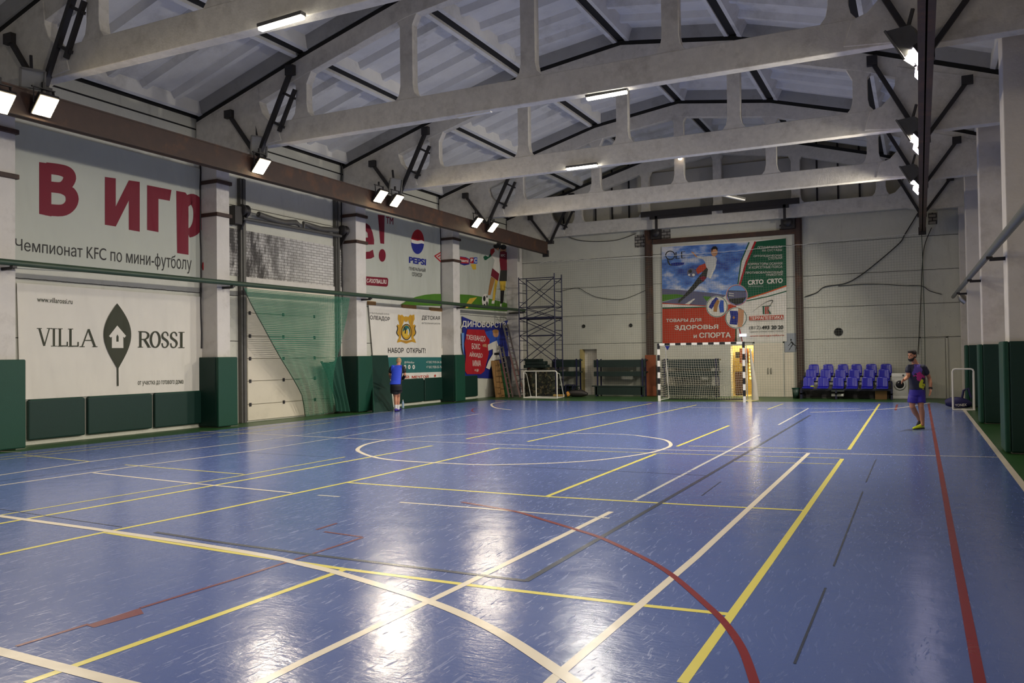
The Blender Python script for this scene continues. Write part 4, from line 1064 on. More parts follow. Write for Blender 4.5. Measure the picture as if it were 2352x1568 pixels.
# ------------------------------------------------------------------ the big advertising poster
YP = YF - .05
t = thing('poster', 'large poster of a footballer kicking a ball, on the far wall over the goal', 'poster', at_y(1662, 665, YP))
pf = onfar(YP)
mb = sheet(pf, ((1519.9, 566.5), (1805, 546.6), (1806.8, 783.8), (1521, 788.8))); mb.build('sheet', C_WHITE, t)
P = Print(pf).set(1500, 540, 6.03)
P.poly([(120, 165), (1332, 98), (1240, 320), (1180, 560), (1165, 700), (1000, 840), (700, 975), (128, 945)], C_SKYP)
P.poly([(124, 740), (520, 770), (820, 800), (1010, 830), (960, 870), (128, 860)], C_ROAD).poly([(126, 820), (330, 815), (470, 840), (128, 920)], C_GRASS).poly([(690, 845), (800, 850), (790, 960), (740, 930)], C_GRASS)
P.poly([(128, 925), (430, 850), (690, 850), (800, 980), (128, 950)], C_ROAD).poly([(440, 955), (560, 880), (585, 880), (500, 958)], C_WHITE)
P.poly([(126, 935), (760, 975), (760, 1000), (128, 1020)], C_BRICK).poly([(128, 950), (760, 985), (760, 995), (128, 1012)], C_WHITE).poly([(128, 1000), (800, 985), (800, 1000), (128, 1022)], C_DKGRN)
P.poly([(128, 1020), (500, 1012), (800, 995), (1040, 960), (1150, 950), (1160, 1474), (130, 1500)], C_BRICK)
P.poly([(1430, 88), (1840, 42), (1848, 690), (1300, 890), (1190, 690), (1290, 400)], C_DKGRN)
P.stroke([(1418, 88), (1290, 380), (1200, 690)], 26, C_RED).stroke([(1330, 98), (1220, 360), (1175, 690)], 16, C_DKGRN)
P.stroke([(1848, 700), (1560, 800), (1300, 880)], 16, C_ORANGE).stroke([(1848, 775), (1580, 850), (1290, 910)], 14, C_DKGRN)
P.stroke([(1150, 1260), (1145, 1474)], 16, C_DKGRN).stroke([(1195, 1290), (1235, 1470)], 14, C_RED)
# footballer
P.poly([(520, 222), (560, 236), (600, 280), (700, 310), (840, 290), (880, 310), (870, 350), (800, 345), (700, 340), (590, 300)], C_SKIN)
P.poly([(600, 285), (700, 300), (760, 290), (850, 290), (885, 330), (860, 470), (790, 590), (730, 580), (740, 470), (720, 370), (690, 335), (620, 312)], C_CLOUD)
P.ell((848, 225), 46, 70, C_SKIN).poly([(806, 190), (830, 156), (870, 152), (894, 180), (890, 220), (870, 190), (830, 195), (812, 240)], C_BLK)
P.poly([(700, 400), (760, 470), (740, 590), (700, 640), (640, 680), (560, 770), (460, 850), (400, 900), (370, 930), (345, 935), (350, 905), (420, 840), (540, 700), (620, 590), (680, 520)], C_INK)
P.poly([(590, 480), (640, 420), (720, 390), (740, 450), (690, 500), (620, 540)], C_BRICK).poly([(640, 590), (700, 560), (740, 590), (690, 640)], C_MAROON).poly([(775, 590), (860, 400), (880, 400), (800, 600)], C_WHITE)
P.ell((535, 520), 64, 62, C_ROAD).ell((515, 500), 26, 24, C_INK).ell((560, 550), 20, 18, C_WHITE).ell((500, 550), 14, 14, C_WHITE)
# o-l-e wordmark with swoosh
q = [(238 + 62 * math.cos(math.radians(a)), 278 + 58 * math.sin(math.radians(a))) for a in range(0, 361, 20)]
P.stroke(q, 13, C_INK).stroke([(200, 320), (215, 380), (240, 410), (300, 420)], [8, 20, 16, 6], C_INK).poly([(245, 390), (330, 376), (435, 378), (420, 410), (330, 424), (260, 420)], C_NAVY)
P.stroke([(318, 235), (320, 325)], 14, C_INK).stroke([(318, 322), (372, 320)], 7, C_INK).stroke([(395, 228), (398, 320)], 14, C_INK).stroke([(395, 230), (445, 226)], 7, C_INK).stroke([(395, 272), (436, 270)], 6, C_INK).stroke([(395, 318), (447, 314)], 7, C_INK)
# product roundels
for c, m in (((1160, 830), C_SKY), ((885, 988), C_WHITE), ((1150, 1145), C_WHITE)):
    P.ell(c, 152, 150, C_CLOUD).ell(c, 146, 144, C_DKGRN if m is not C_SKY else C_BRICK).ell(c, 138, 137, m)
P.poly([(1040, 765), (1285, 770), (1290, 860), (1240, 940), (1150, 966), (1060, 920), (1030, 840)], C_INK).poly([(1045, 775), (1285, 778), (1285, 860), (1050, 880)], C_ROAD).stroke([(1045, 800), (1120, 812)], 8, C_WHITE).stroke([(1045, 830), (1120, 842)], 8, C_WHITE)
P.stroke([(790, 1010), (840, 930), (890, 870)], [50, 60, 46], C_NAVY).stroke([(860, 1060), (868, 980), (905, 900)], [50, 56, 40], C_TAN).stroke([(955, 1070), (945, 980), (955, 900)], [56, 64, 44], C_BLUE)
P.poly([(1060, 1045), (1170, 1050), (1185, 1130), (1165, 1240), (1060, 1230), (1075, 1130)], C_NAVY).poly([(1180, 1010), (1260, 1040), (1250, 1200), (1230, 1270), (1170, 1270)], C_SKIN).ell((1118, 1140), 16, 18, C_TAN)
# words
P.text('ТОВАРЫ ДЛЯ', (180, 1212), (668, 1200), (668, 1148), (180, 1158), C_WHITE, .02).text('ЗДОРОВЬЯ', (298, 1322), (902, 1308), (905, 1235), (298, 1248), C_WHITE, .03)
P.text('и', (562, 1424), (606, 1424), (606, 1376), (562, 1376), C_WHITE, .02).text('СПОРТА', (640, 1424), (1078, 1418), (1078, 1342), (640, 1348), C_WHITE, .03)
for s, x0, y0, x1, y1 in (('ОГРАНИЧИТЕЛИ', 1448, 148, 1786, 182), ('НА СУСТАВЫ', 1510, 192, 1786, 222), ('ОРТОПЕДИЧЕСКИЕ', 1392, 270, 1790, 302), ('СТЕЛЬКИ', 1596, 300, 1788, 332), ('КОРРЕКТОРЫ ОСАНКИ', 1312, 378, 1790, 412), ('И КОРСЕТНЫЕ ПОЯСА', 1328, 424, 1792, 458), ('ПРОТИВОВАРИКОЗНЫЙ', 1280, 492, 1796, 530), ('ТРИКОТАЖ', 1562, 532, 1798, 562)):
    P.text(s, (x0, y1 + 6), (x1, y1 - 6), (x1, y0 - 6), (x0, y0 + 6), C_WHITE, .005)
for x0 in (1312, 1578): P.text('CRTO', (x0, 690 - (x0 - 1312) * .06), (x0 + 218, 676 - (x0 - 1312) * .06), (x0 + 218, 608 - (x0 - 1312) * .06), (x0, 622 - (x0 - 1312) * .06), C_WHITE, .04)
P.text('ORTHOPAEDICS', (1320, 716), (1522, 712), (1522, 700), (1320, 704), C_CLOUD)
P.stroke([(1378, 1058), (1540, 940), (1640, 900), (1655, 920), (1600, 1000)], [3, 5, 9, 9, 4], C_INK).stroke([(1530, 985), (1532, 1092)], 18, C_DKGRN).stroke([(1562, 990), (1562, 1092)], 18, C_BRICK).stroke([(1590, 985), (1592, 1092)], 14, C_BRICK).stroke([(1590, 1030), (1630, 1090)], 14, C_DKGRN).stroke([(1512, 985), (1632, 975)], 8, C_DKGRN)
P.poly([(1332, 1120), (1806, 1102), (1808, 1162), (1334, 1180)], C_BRICK).text('ТЕРРАПЕВТИКА', (1340, 1174), (1802, 1158), (1802, 1112), (1340, 1126), C_WHITE, .02)
P.text('(812)', (1332, 1318), (1490, 1312), (1490, 1250), (1332, 1258), C_INK, -.005).text('493 20 20', (1506, 1306), (1804, 1300), (1804, 1246), (1506, 1252), C_INK, .03)
P.text('ЕДИНАЯ СПРАВОЧНАЯ СЛУЖБА', (1338, 1350), (1808, 1338), (1808, 1318), (1338, 1330), C_INK, .0).text('www.terrapevtika.ru', (1342, 1412), (1812, 1400), (1812, 1368), (1342, 1382), C_BRICK, .01)
P.text('ОРТОПЕДИЧЕСКИЙ САЛОН', (1336, 1200), (1806, 1188), (1806, 1178), (1336, 1190), C_INK)
P.done('print', t)
# small grey poster of a runner
t = thing('runner_poster', 'small grey poster of a leaning runner, beside the white double door', 'poster', at_y(1818, 786, YF - .03))
mb = MB(); lo, hi = ybox(1802, 765, 1831, 808, YF - .03, .03); mb.box(lo, hi); mb.build('sheet', C_LGREY, t)
P = Print(onfar(YF - .03)).set(1480, 760, 6.19)
P.ell((2085, 125), 12, 14, C_BLK).stroke([(2085, 150), (2110, 175), (2125, 195)], [20, 24, 18], C_BLK).stroke([(2110, 185), (2085, 225), (2055, 275)], [14, 11, 7], C_BLK).stroke([(2120, 190), (2165, 215), (2150, 270)], [14, 10, 7], C_BLK).stroke([(2090, 155), (2070, 185), (2045, 210)], 8, C_BLK)
P.done('print', t)

# ------------------------------------------------------------------ doors and the lit corridor
def yy(px, py_): return at_y(px, py_, YF)
lo, hi = ybox(1734, 788, 1799, 908, YF - .07, .08, True)
mb = MB(); xm = (lo[0] + hi[0]) / 2
mb.box(lo, hi); d1 = struct('door_1', mb, M_CREAM, None, .008)
mb = MB(); mb.box((lo[0] - .05, YF - .05, 0), (lo[0], YF + .02, hi[2] + .06)); mb.box((hi[0], YF - .05, 0), (hi[0] + .05, YF + .02, hi[2] + .06)); mb.box((lo[0] - .05, YF - .05, hi[2]), (hi[0] + .05, YF + .02, hi[2] + .06)); struct('door_frame', mb, M_WALL, d1)
mb = MB()
for x in (1764, 1771):
    a = at_y(x, 852, YF - .1); mb.tube([a + Vector((0, .03, .12)), a + Vector((0, -.01, .1)), a + Vector((0, -.01, -.1)), a + Vector((0, .03, -.12))], .014, 6)
o = mb.build('door_handle', M_STEEL, d1); o['kind'] = 'structure'
lo2, hi2 = ybox(1801, 810, 1823, 908, YF - .05, .06, True); mb = MB(); mb.box(lo2, hi2); struct('door_2', mb, M_CREAM, None, .008)
lo, hi = ybox(2118, 777, 2172, 905, YF - .04, .05, True); mb = MB(); mb.box(lo, hi); d3 = struct('door_3', mb, M_WALL, None, .006)
mb = MB(); mb.box((lo[0] - .09, YF - .03, 0), (lo[0] - .02, YF + .01, hi[2] + .06)); mb.box((hi[0] + .02, YF - .03, 0), (hi[0] + .09, YF + .01, hi[2] + .06)); mb.box((lo[0] - .09, YF - .03, hi[2] + .02), (hi[0] + .09, YF + .01, hi[2] + .09)); struct('door_frame', mb, M_WALL, d3)
# recess left with a closed grey leaf, yellowed jamb
mb = MB(); mb.box((RX0 - .02, YF + .3, 0), (RX1 + .02, YF + .36, 2.1)); struct('door_4', mb, M_PILLAR)
mb = MB(); mb.box((RX0 - .04, YF - .02, 0), (RX0 + .07, YF + .3, 2.05)); struct('door_jamb', mb, plain('yellowed_jamb', (176, 158, 100), .7))
# corridor behind the open doorway
mb = MB(); a, b = DX0 - .5, DX1 + .6
for q in (((a - .1, YF + .4, -.1), (a, YF + 3, 2.6)), ((b, YF + .4, -.1), (b + .1, YF + 3, 2.6)), ((a, YF + 2.9, -.1), (b, YF + 3, 2.6)), ((a, YF + .4, 2.5), (b, YF + 3, 2.6)), ((a, YF + .4, -.1), (b, YF + 3, -.005))): mb.box(*q)
struct('corridor_walls', mb, plain('yellow_corridor_paint', (226, 212, 158), .7))
c = Vector(((a + b) / 2 + .1, YF + 1.5, 2.42)); t = thing('corridor_lamp', 'warm lamp on the ceiling of the corridor behind the open doorway', 'lamp', c)
mb = MB(); mb.lathe(c, [(0, -.06), (.12, -.05), (.16, 0), (.16, .06), (0, .07)], 14); mb.build('bowl', glow('bowl_glow', (1, .72, .3), 8), t)
l = bpy.data.lights.new('lamp', 'POINT'); l.energy = 85; l.color = (1, .84, .5); l.shadow_soft_size = .15; o = bpy.data.objects.new('lamp', l); COL.objects.link(o); o.location = (0, 0, -.2); o.parent = t
lo, hi = ybox(1689, 853, 1709, 905, YF + .9, .4, True); t = thing('cabinet', 'dark brown low cabinet in the lit corridor, seen through the goal', 'cabinet', ((lo[0] + hi[0]) / 2, YF + 1, 0))
mb = MB(); mb.box(lo, hi); mb.build('body', plain('dark_brown_wood', (70, 44, 30), .5), t, .01)
mb = MB(); mb.box((lo[0] + .03, lo[1] - .015, .08), (hi[0] - .03, lo[1], hi[2] - .05)); mb.build('door', plain('brown_wood', (92, 56, 36), .5), t)
for (x0, y0, x1, y1), lb, m in (((1689, 808, 1698, 822), 'small black box on the wall of the lit corridor', M_BLACK), ((1699, 800, 1706, 834), 'tall brown box on the wall of the lit corridor', M_BROWN)):
    lo, hi = ybox(x0, y0, x1, y1, YF + 1.2, 1.7); mb = MB(); mb.box(lo, hi); solo('wall_box', mb, m, lb, 'box')
lo, hi = ybox(1720, 800, 1727, 872, YF + 1.4, .08); t = thing('lamp_string', 'column of small yellow lights in the corridor, right of the goal post', 'lights', ((lo[0] + hi[0]) / 2, lo[1], lo[2]))
mb = MB(); mb.box((lo[0] - .02, lo[1] + .06, lo[2]), (hi[0] + .02, lo[1] + 1.3, hi[2])); mb.build('panel', M_BOARD, t)
for k in range(9):
    z = lo[2] + (hi[2] - lo[2]) * (k + .5) / 9; mb = MB(); mb.box((lo[0] + .01, lo[1], z - .05), (hi[0] - .01, lo[1] + .06, z + .05)); mb.build('light', E_STR if k else (globals().__setitem__('E_STR', glow('string_glow', (1, .72, .1), 1.6)) or E_STR), t)
c = at_y(1706, 769.5, YF - .35); t = thing('exit_light', 'small bluish lit sign hung before the poster above the goal', 'lit sign', c)
mb = MB(); mb.box(c + Vector((-.14, 0, -.05)), c + Vector((.14, .06, .05))); mb.build('light_box', glow('exit_glow', (.62, .74, 1), 1.5), t, .01)
mb = MB(); mb.box(c + Vector((-.02, .06, -.03)), c + Vector((.02, .34, .03))); mb.build('bracket', M_STEEL, t)
# vents and sockets
for x, y, r, lb in ((1926, 762, .15, 'round dark vent hole over the blue seats'), (1341, 749, .075, 'small dark hole in the far wall over the recessed doorway'), (1449, 747, .075, 'small dark hole in the far wall left of the big poster')):
    c = at_y(x, y, YF); t = thing('wall_vent', lb, 'vent', c)
    mb = MB(); mb.lathe(c, [(r, .0), (r * 1.1, .02), (r * 1.0, .04), (r * .85, .03), (r * .82, -.0)], 20, None, (0, -1, 0)); mb.build('rim', M_BLACK, t)
    mb = MB(); mb.lathe(c, [(0, .012), (r * .85, .012)], 20, None, (0, -1, 0)); mb.build('opening', M_DARK, t)

# ------------------------------------------------------------------ goal with black and white posts
GYd = 30.45
def seg_bar(mb, p0, p1, wd, up, n):
    p0 = Vector(p0); p1 = Vector(p1)
    for k in range(n):
        mb.bar(p0 + (p1 - p0) * k / n, p0 + (p1 - p0) * (k + 1) / n, wd, wd, up, M_WHITE if k % 2 == 0 else M_INKP)
M_INKP = plain('black_enamel', (26, 26, 30), .4)
gx0, gx1 = at_y(1513.5, 860, GYd).x, at_y(1709, 860, GYd).x; gz1 = at_y(1612, 789, GYd).z
t = thing('goal', 'black and white striped goal with a white net in front of the far wall', 'goal', ((gx0 + gx1) / 2, GYd, 0))
for x in (gx0, gx1):
    mb = MB(); seg_bar(mb, (x, GYd, 0), (x, GYd, gz1 + .04), .08, (0, 1, 0), 10); mb.build('post', None, t)
mb = MB(); seg_bar(mb, (gx1 - .04, GYd, gz1), (gx0 + .04, GYd, gz1), .08, (0, 0, 1), 15); mb.build('crossbar', None, t)
for x, s in ((gx0, 1), (gx1, -1)):
    mb = MB(); mb.tube([(x, GYd + .03, gz1 - .03), (x + s * .05, GYd + .75, gz1 - .08), (x + s * .08, GYd + 1.05, .06), (x, GYd + .04, .04)], .018, 6); mb.build('back_stay', M_WHITE, t)
mb = MB(); mb.tube([(gx0 + .08, GYd + 1.05, .05), (gx1 - .08, GYd + 1.05, .05)], .025, 6); mb.build('ground_bar', M_BLACK, t)
M_NETW = netmat('white_goal_net', (186, 178, 160), .09, .0085)
mb = MB()
def sag(a, b, c, d, nu, nv, us, vs_, amp):
    A, B, Cc, D = [Vector(q) for q in (a, b, c, d)]
    def fn(u, v):
        p = A * (1 - u) * (1 - v) + B * u * (1 - v) + Cc * u * v + D * (1 - u) * v
        k = math.sin(math.pi * u) * math.sin(math.pi * v); return p + Vector((.03 * math.sin(9 * v + 5 * u), amp * k + .04 * math.sin(u * 17) * v, -.06 * k))
    mb.grid(fn, nu, nv, None, True, us, vs_)
sag((gx0 + .04, GYd + .75, gz1 - .08), (gx1 - .04, GYd + .75, gz1 - .08), (gx1 - .06, GYd + 1.0, .04), (gx0 + .06, GYd + 1.0, .04), 30, 18, 3.1, 2.05, .15)
sag((gx0, GYd, gz1 - .04), (gx1, GYd, gz1 - .04), (gx1 - .04, GYd + .75, gz1 - .08), (gx0 + .04, GYd + .75, gz1 - .08), 24, 6, 3.1, .8, 0)
for x, s in ((gx0, 1), (gx1, -1)):
    sag((x, GYd + .02, gz1 - .04), (x + s * .04, GYd + .75, gz1 - .08), (x + s * .06, GYd + 1.0, .04), (x, GYd + .02, .04), 8, 14, .85, 2.05, .0)
mb.build('net', M_NETW, t, fix=False)
mb = MB(); a = at_y(1533, 797, GYd + .5); mb.prism([a + Vector((-.1, 0, .05)), a + Vector((.1, 0, .05)), a + Vector((0, 0, -.12))], (0, .01, 0)); mb.build('pennant', C_NAVY, t)
# tied-up net end hanging beside the post
mb = MB(); a = at_y(1719, 800, GYd + .9); mb.tube([Vector((gx1 + .08, GYd + .8, gz1 - .2)), Vector((gx1 + .14, GYd + .9, 1.2)), Vector((gx1 + .2, GYd + .9, .6)), Vector((gx1 + .22, GYd + .9, .04))], [.03, .07, .1, .13], 8); mb.build('gathered_net', netmat('gathered_white_net', (176, 168, 152), .05, .034), t)

# ------------------------------------------------------------------ dark plank stands along the far wall
def stand(x0, x1, label, Y=33.7, rows=((826, 843), (853, 864)), low=(888, 908), posts=(0, 1)):
    t = thing('plank_stand', label, 'bench', (at_y((x0 + x1) / 2, 900, Y).x, Y, 0), 'dark plank benches along the far wall')
    a, b = at_y(x0, 870, Y).x, at_y(x1, 870, Y).x; xm = (x0 + x1) / 2
    for y0, y1 in rows:
        z1, z0 = at_y(xm, y0, Y).z, at_y(xm, y1, Y).z
        mb = MB(); mb.box((a, Y + .1, z0), (b, Y + .15, z1)); mb.build('plank', M_BENCH, t, .006)
        mb = MB(); mb.box((a, Y + .15, z1 - .05), (b, Y + .5, z1)); mb.build('seat_board', M_BENCH, t, .006)
    z1 = at_y(xm, low[0], Y).z
    mb = MB(); mb.box((a + .1, Y - .1, .06), (b, Y - .05, z1)); mb.build('plank', M_BENCH, t, .006)
    mb = MB(); mb.box((a - .02, Y - .12, z1), (b, Y + .1, z1 + .05)); mb.build('seat_board', M_BENCH, t, .006)
    zt = at_y(xm, rows[0][0] - 2, Y).z
    for k in posts:
        x = a + .12 + (b - a - .24) * k
        mb = MB(); mb.box((x - .03, Y + .05, 0), (x + .03, Y + .1, zt)); mb.box((x - .03, Y + .5, 0), (x + .03, Y + .55, zt)); mb.box((x - .03, Y - .1, 0), (x + .03, Y - .06, z1)); mb.build('leg', M_NAVY, t)
    return t
stand(1266, 1329, 'dark plank bench stand behind the small goal, left of the recessed doorway', posts=(0, 1))
stand(1362, 1481, 'dark plank bench stand between the recessed doorway and the red-brown board', posts=(.03, 1))
stand(1519, 1651, 'dark plank bench stand seen through the striped goal', rows=((825, 845), (853, 865)), posts=(.0, 1))
# things on the floor by the left stand
lo, hi = ybox(1298, 883, 1316, 906, 33.2, .3, True); t = thing('crate_stool', 'small dark slatted stool under the left bench stand', 'stool', ((lo[0] + hi[0]) / 2, 33.3, 0))
mb = MB(); mb.box((lo[0], lo[1], hi[2] - .04), hi); mb.build('seat', M_NAVY, t)
for x in (lo[0], hi[0] - .04):
    for y in (lo[1], hi[1] - .04): mb = MB(); mb.box((x, y, 0), (x + .04, y + .04, hi[2] - .04)); mb.build('leg', M_NAVY, t)
mb = MB(); a = at_z(1330, 910.5); mb.tube([Vector((a.x - .35, 32.8, .14)), Vector((a.x - .15, 32.85, .16)), Vector((a.x + .25, 32.9, .16)), Vector((a.x + .5, 32.9, .12))], [.08, .15, .16, .06], 10)
t = thing('sports_bag', 'black sports bag lying on the floor before the recessed doorway', 'bag', (a.x, 32.85, 0)); mb.build('body', M_BLACK, t)
mb = MB(); mb.tube([(a.x - .1, 32.75, .28), (a.x, 32.74, .38), (a.x + .15, 32.75, .38), (a.x + .25, 32.78, .28)], .015, 6); mb.build('handle', M_BLACK, t)
mb = MB(); a = at_z(1315, 911); mb.tube([Vector((a.x, 32.3, .13)) + Vector((0, 0, .12 * math.sin(k))) * 0 for k in (0,)] + [Vector((a.x + .05, 32.32, .14)), Vector((a.x + .12, 32.3, .12))], [.1, .13, .05], 10)
solo('leather_ball', mb, plain('orange_leather', (186, 128, 44), .5), 'orange-brown lump lying beside the black sports bag', 'ball')
mb = MB(); a = at_z(1285, 911); mb.tube([(a.x, 32.2, .08), (a.x + .5, 32.25, .08)], .06, 8); solo('mat_roll', mb, plain('tan_foam', (150, 124, 66), .7), 'tan roll lying on the green floor behind the small goal', 'roll')

# ------------------------------------------------------------------ small white goals
M_TUBE = plain('white_tube', (222, 218, 208), .4, var=.05)
def minigoal(x0, x1, Y, h, dep, label, mid=None):
    t = thing('small_goal', label, 'small goal', ((x0 + x1) / 2, Y, 0), 'small white goals'); r = .024; c = .07
    mb = MB(); mb.tube([(x0, Y, 0.02), (x0, Y, h - c), (x0 + c * .3, Y, h - c * .3), (x0 + c, Y, h), (x1 - c, Y, h), (x1 - c * .3, Y, h - c * .3), (x1, Y, h - c), (x1, Y, .02)], r, 8); mb.build('front_frame', M_TUBE, t)
    mb = MB(); mb.tube([(x0, Y, .03), (x0, Y + dep, .03), (x1, Y + dep, .03), (x1, Y, .03)], r, 8); mb.build('ground_frame', M_TUBE, t)
    for x in (x0, x1):
        mb = MB(); mb.tube([(x, Y, h - c), (x, Y + dep * .4, h - .12), (x, Y + dep, .03)], r * .8, 8); mb.build('side_stay', M_TUBE, t)
    mb = MB(); mb.tube([(x0 - .02, Y - .01, .02), (x1 + .02, Y - .01, .02)], r, 8); mb.build('sill_bar', M_TUBE, t)
    if mid: mb = MB(); mb.tube([(mid, Y + .06, .03), (mid, Y + .06, h - .01)], r, 8); mb.build('middle_post', M_TUBE, t)
    return t
Y = 31.4; minigoal(at_y(1203, 890, Y).x, at_y(1279.5, 890, Y).x, Y, at_y(1240, 852, Y).z, .7, 'small white goal standing by the scaffold in the far corner', at_y(1230, 890, Y).x)
Y = 27.6; minigoal(at_y(2188.5, 890, Y).x, at_y(2237, 890, Y).x, Y, at_y(2210, 847, Y).z, .55, 'small white goal standing by the far grey pillar, a blue bag behind it')
# camouflage-covered heap and folded mats behind the small goal
m, nt, p, cc = newmat('camouflage_cloth'); n1 = noise(nt, cc, 6, 3); n2 = noise(nt, cc, 9, 4)
nt.links.new(mix(nt, ramp(nt, n2, .56, .6), mix(nt, ramp(nt, n1, .5, .54), srgb(24, 26, 22), srgb(44, 48, 34)), srgb(92, 84, 60)), p.inputs['Base Color']); p.inputs['Roughness'].default_value = .9
a, b = at_y(1204, 880, 32.6).x, at_y(1271, 880, 32.6).x; zt = at_y(1240, 846, 32.6).z
mb = MB(); rnd = random.Random(3)
def heap(u, v):
    an = 2 * math.pi * u; sx = (b - a) / 2; sy = .38; cx, cy = (a + b) / 2, 33.0
    pr = [(1.0, 0), (1.0, .35), (.98, .7), (.94, .93), (.7, 1.0), (0, 1.03)]; k = v * 5; i = min(int(k), 4); f = k - i
    r = pr[i][0] * (1 - f) + pr[i + 1][0] * f; h = pr[i][1] * (1 - f) + pr[i + 1][1] * f
    sq = lambda q: math.copysign(abs(q) ** .45, q)
    w = 1 + .05 * math.sin(an * 7 + v * 5) + .04 * math.sin(an * 13)
    return Vector((cx + sx * r * sq(math.cos(an)) * w, cy + sy * r * sq(math.sin(an)) * w, zt * h * (1 + .04 * math.sin(an * 5))))
mb.grid(heap, 48, 20); solo('covered_heap', mb, m, 'heap under dark camouflage cloth behind the small goal in the corner', 'heap')
mb = MB(); a2, b2 = at_y(1216, 830, 33.4).x, at_y(1268, 830, 33.4).x
z0 = zt + .02
mb.box((a2, 32.75, z0), (b2, 33.18, z0 + .14)); mb.box((a2 + .05, 32.8, z0 + .14), (b2 - .1, 33.18, z0 + .3)); mb.box((a2 + .02, 32.78, z0 + .3), (b2 - .3, 33.16, z0 + .4))
solo('folded_mats', mb, M_BENCH, 'dark folded mats lying on top of the camouflaged heap', 'mats', bevel=.03)
mb = MB(); c = at_y(1214, 822, 33.45); mb.lathe((c.x, 33.55, 0), [(0, 0), (.08, 0), (.08, .95), (.085, 1.1), (.06, 1.5), (.03, 1.62), (0, 1.64)], 12); solo('extinguisher', mb, M_RED, 'red cylinder standing behind the heap beside the scaffold', 'cylinder')

# ------------------------------------------------------------------ scaffold tower
t = thing('scaffold_tower', 'tall dark scaffold tower on the floor in the far corner', 'scaffold', (-14.9, 32.6, 0))
Y0, Y1 = 32.45, 33.25; x0, x1 = at_y(1193, 780, Y0).x, at_y(1275, 780, Y0).x; zt = at_y(1240, 637, Y0).z
for x in (x0, x1):
    for y in (Y0, Y1): mb = MB(); mb.tube([(x, y, 0), (x, y, zt + (.15 if x == x1 else .05))], .028, 8); mb.build('upright', M_NAVY, t)
    z = .35
    while z < zt: mb = MB(); mb.tube([(x, Y0, z), (x, Y1, z)], .017, 6); mb.build('rung', M_NAVY, t); z += .42
lev = [at_y(1240, q, Y0).z for q in (833, 770, 731, 704, 638)]
for z in lev[1:]:
    for y in (Y0, Y1): mb = MB(); mb.tube([(x0, y, z), (x1, y, z)], .02, 6); mb.build('ledger', M_NAVY, t)
for a, b in zip(lev[:-1], lev[1:]):
    if b - a < .4: continue
    for y in (Y0, Y1): mb = MB(); mb.tube([(x0, y, a), (x1, y, b)], .016, 6); mb.tube([(x1, y + .01, a), (x0, y + .01, b)], .016, 6); mb.build('cross_brace', M_NAVY, t)
mb = MB(); mb.box((x0, Y0, lev[2] + .02), (x1, Y1, lev[2] + .07)); mb.build('deck', M_NAVY, t)
# ------------------------------------------------------------------ ladders and boards leaning in the corner
def ladder(b, tp, wd, n, label, rr=.022):
    b = Vector(b); tp = Vector(tp); d = (tp - b); s = Vector((0, 1, 0)); L = d.length
    t = thing('ladder', label, 'ladder', b, 'leaning ladders')
    for q in (-1, 1): mb = MB(); mb.bar(b + s * q * wd / 2, tp + s * q * wd / 2, .03, .075, (1, 0, .3)); mb.build('stile', M_ALU, t)
    for k in range(n): mb = MB(); p = b + d * (k + .7) / n; mb.tube([p - s * wd / 2, p + s * wd / 2], rr, 6); mb.build('rung', M_ALU, t)
    return t
b = at_z(1187, 912); a = at_x(1157, 744, XL + .25); ladder((-15.33, 31.95, 0.02), (XL + .22, a.y + .2, a.z), .42, 13, 'longer aluminium ladder leaning over the martial arts banner')
a = at_x(1150.6, 795, XL + .2); ladder((-15.7, 31.6, 0.02), (XL + .2, a.y, a.z), .34, 10, 'shorter aluminium ladder leaning beside the longer one')
for (tl, tr, br, bl), m, lb, x in ((((1129, 828), (1147, 827), (1160, 913.5), (1140, 914)), M_BOARD, 'raw wooden board leaning on the wall under the martial arts banner', XL + .1), (((1147, 835), (1158, 832), (1178, 913), (1160, 913.5)), plain('green_board', (26, 82, 40), .6), 'green board leaning on the wall beside the raw wooden one', XL + .1)):
    q = [at_x(tl[0], tl[1], x), at_x(tr[0], tr[1], x), at_x(br[0], br[1], x + .55), at_x(bl[0], bl[1], x + .55)]
    dz = (q[2].z + q[3].z) / 2 - .005; 
    for v in (2, 3): q[v].z = .006
    n = (q[1] - q[0]).cross(q[3] - q[0]).normalized() * .035
    mb = MB(); mb.prism(q, n); solo('leaning_board', mb, m, lb, 'board', 'boards leaning in the corner')
a = at_x(1184, 806, XL + .05); b = at_x(1184, 870, XL + .05); mb = MB(); mb.box((XL + .01, 33.45, 0), (XL + .26, 33.95, 1.75)); mb.box((XL + .005, 33.43, 1.75), (XL + .28, 33.97, 1.78))
solo('locker', mb, M_NAVY, 'narrow dark blue locker in the corner behind the ladders', 'locker')

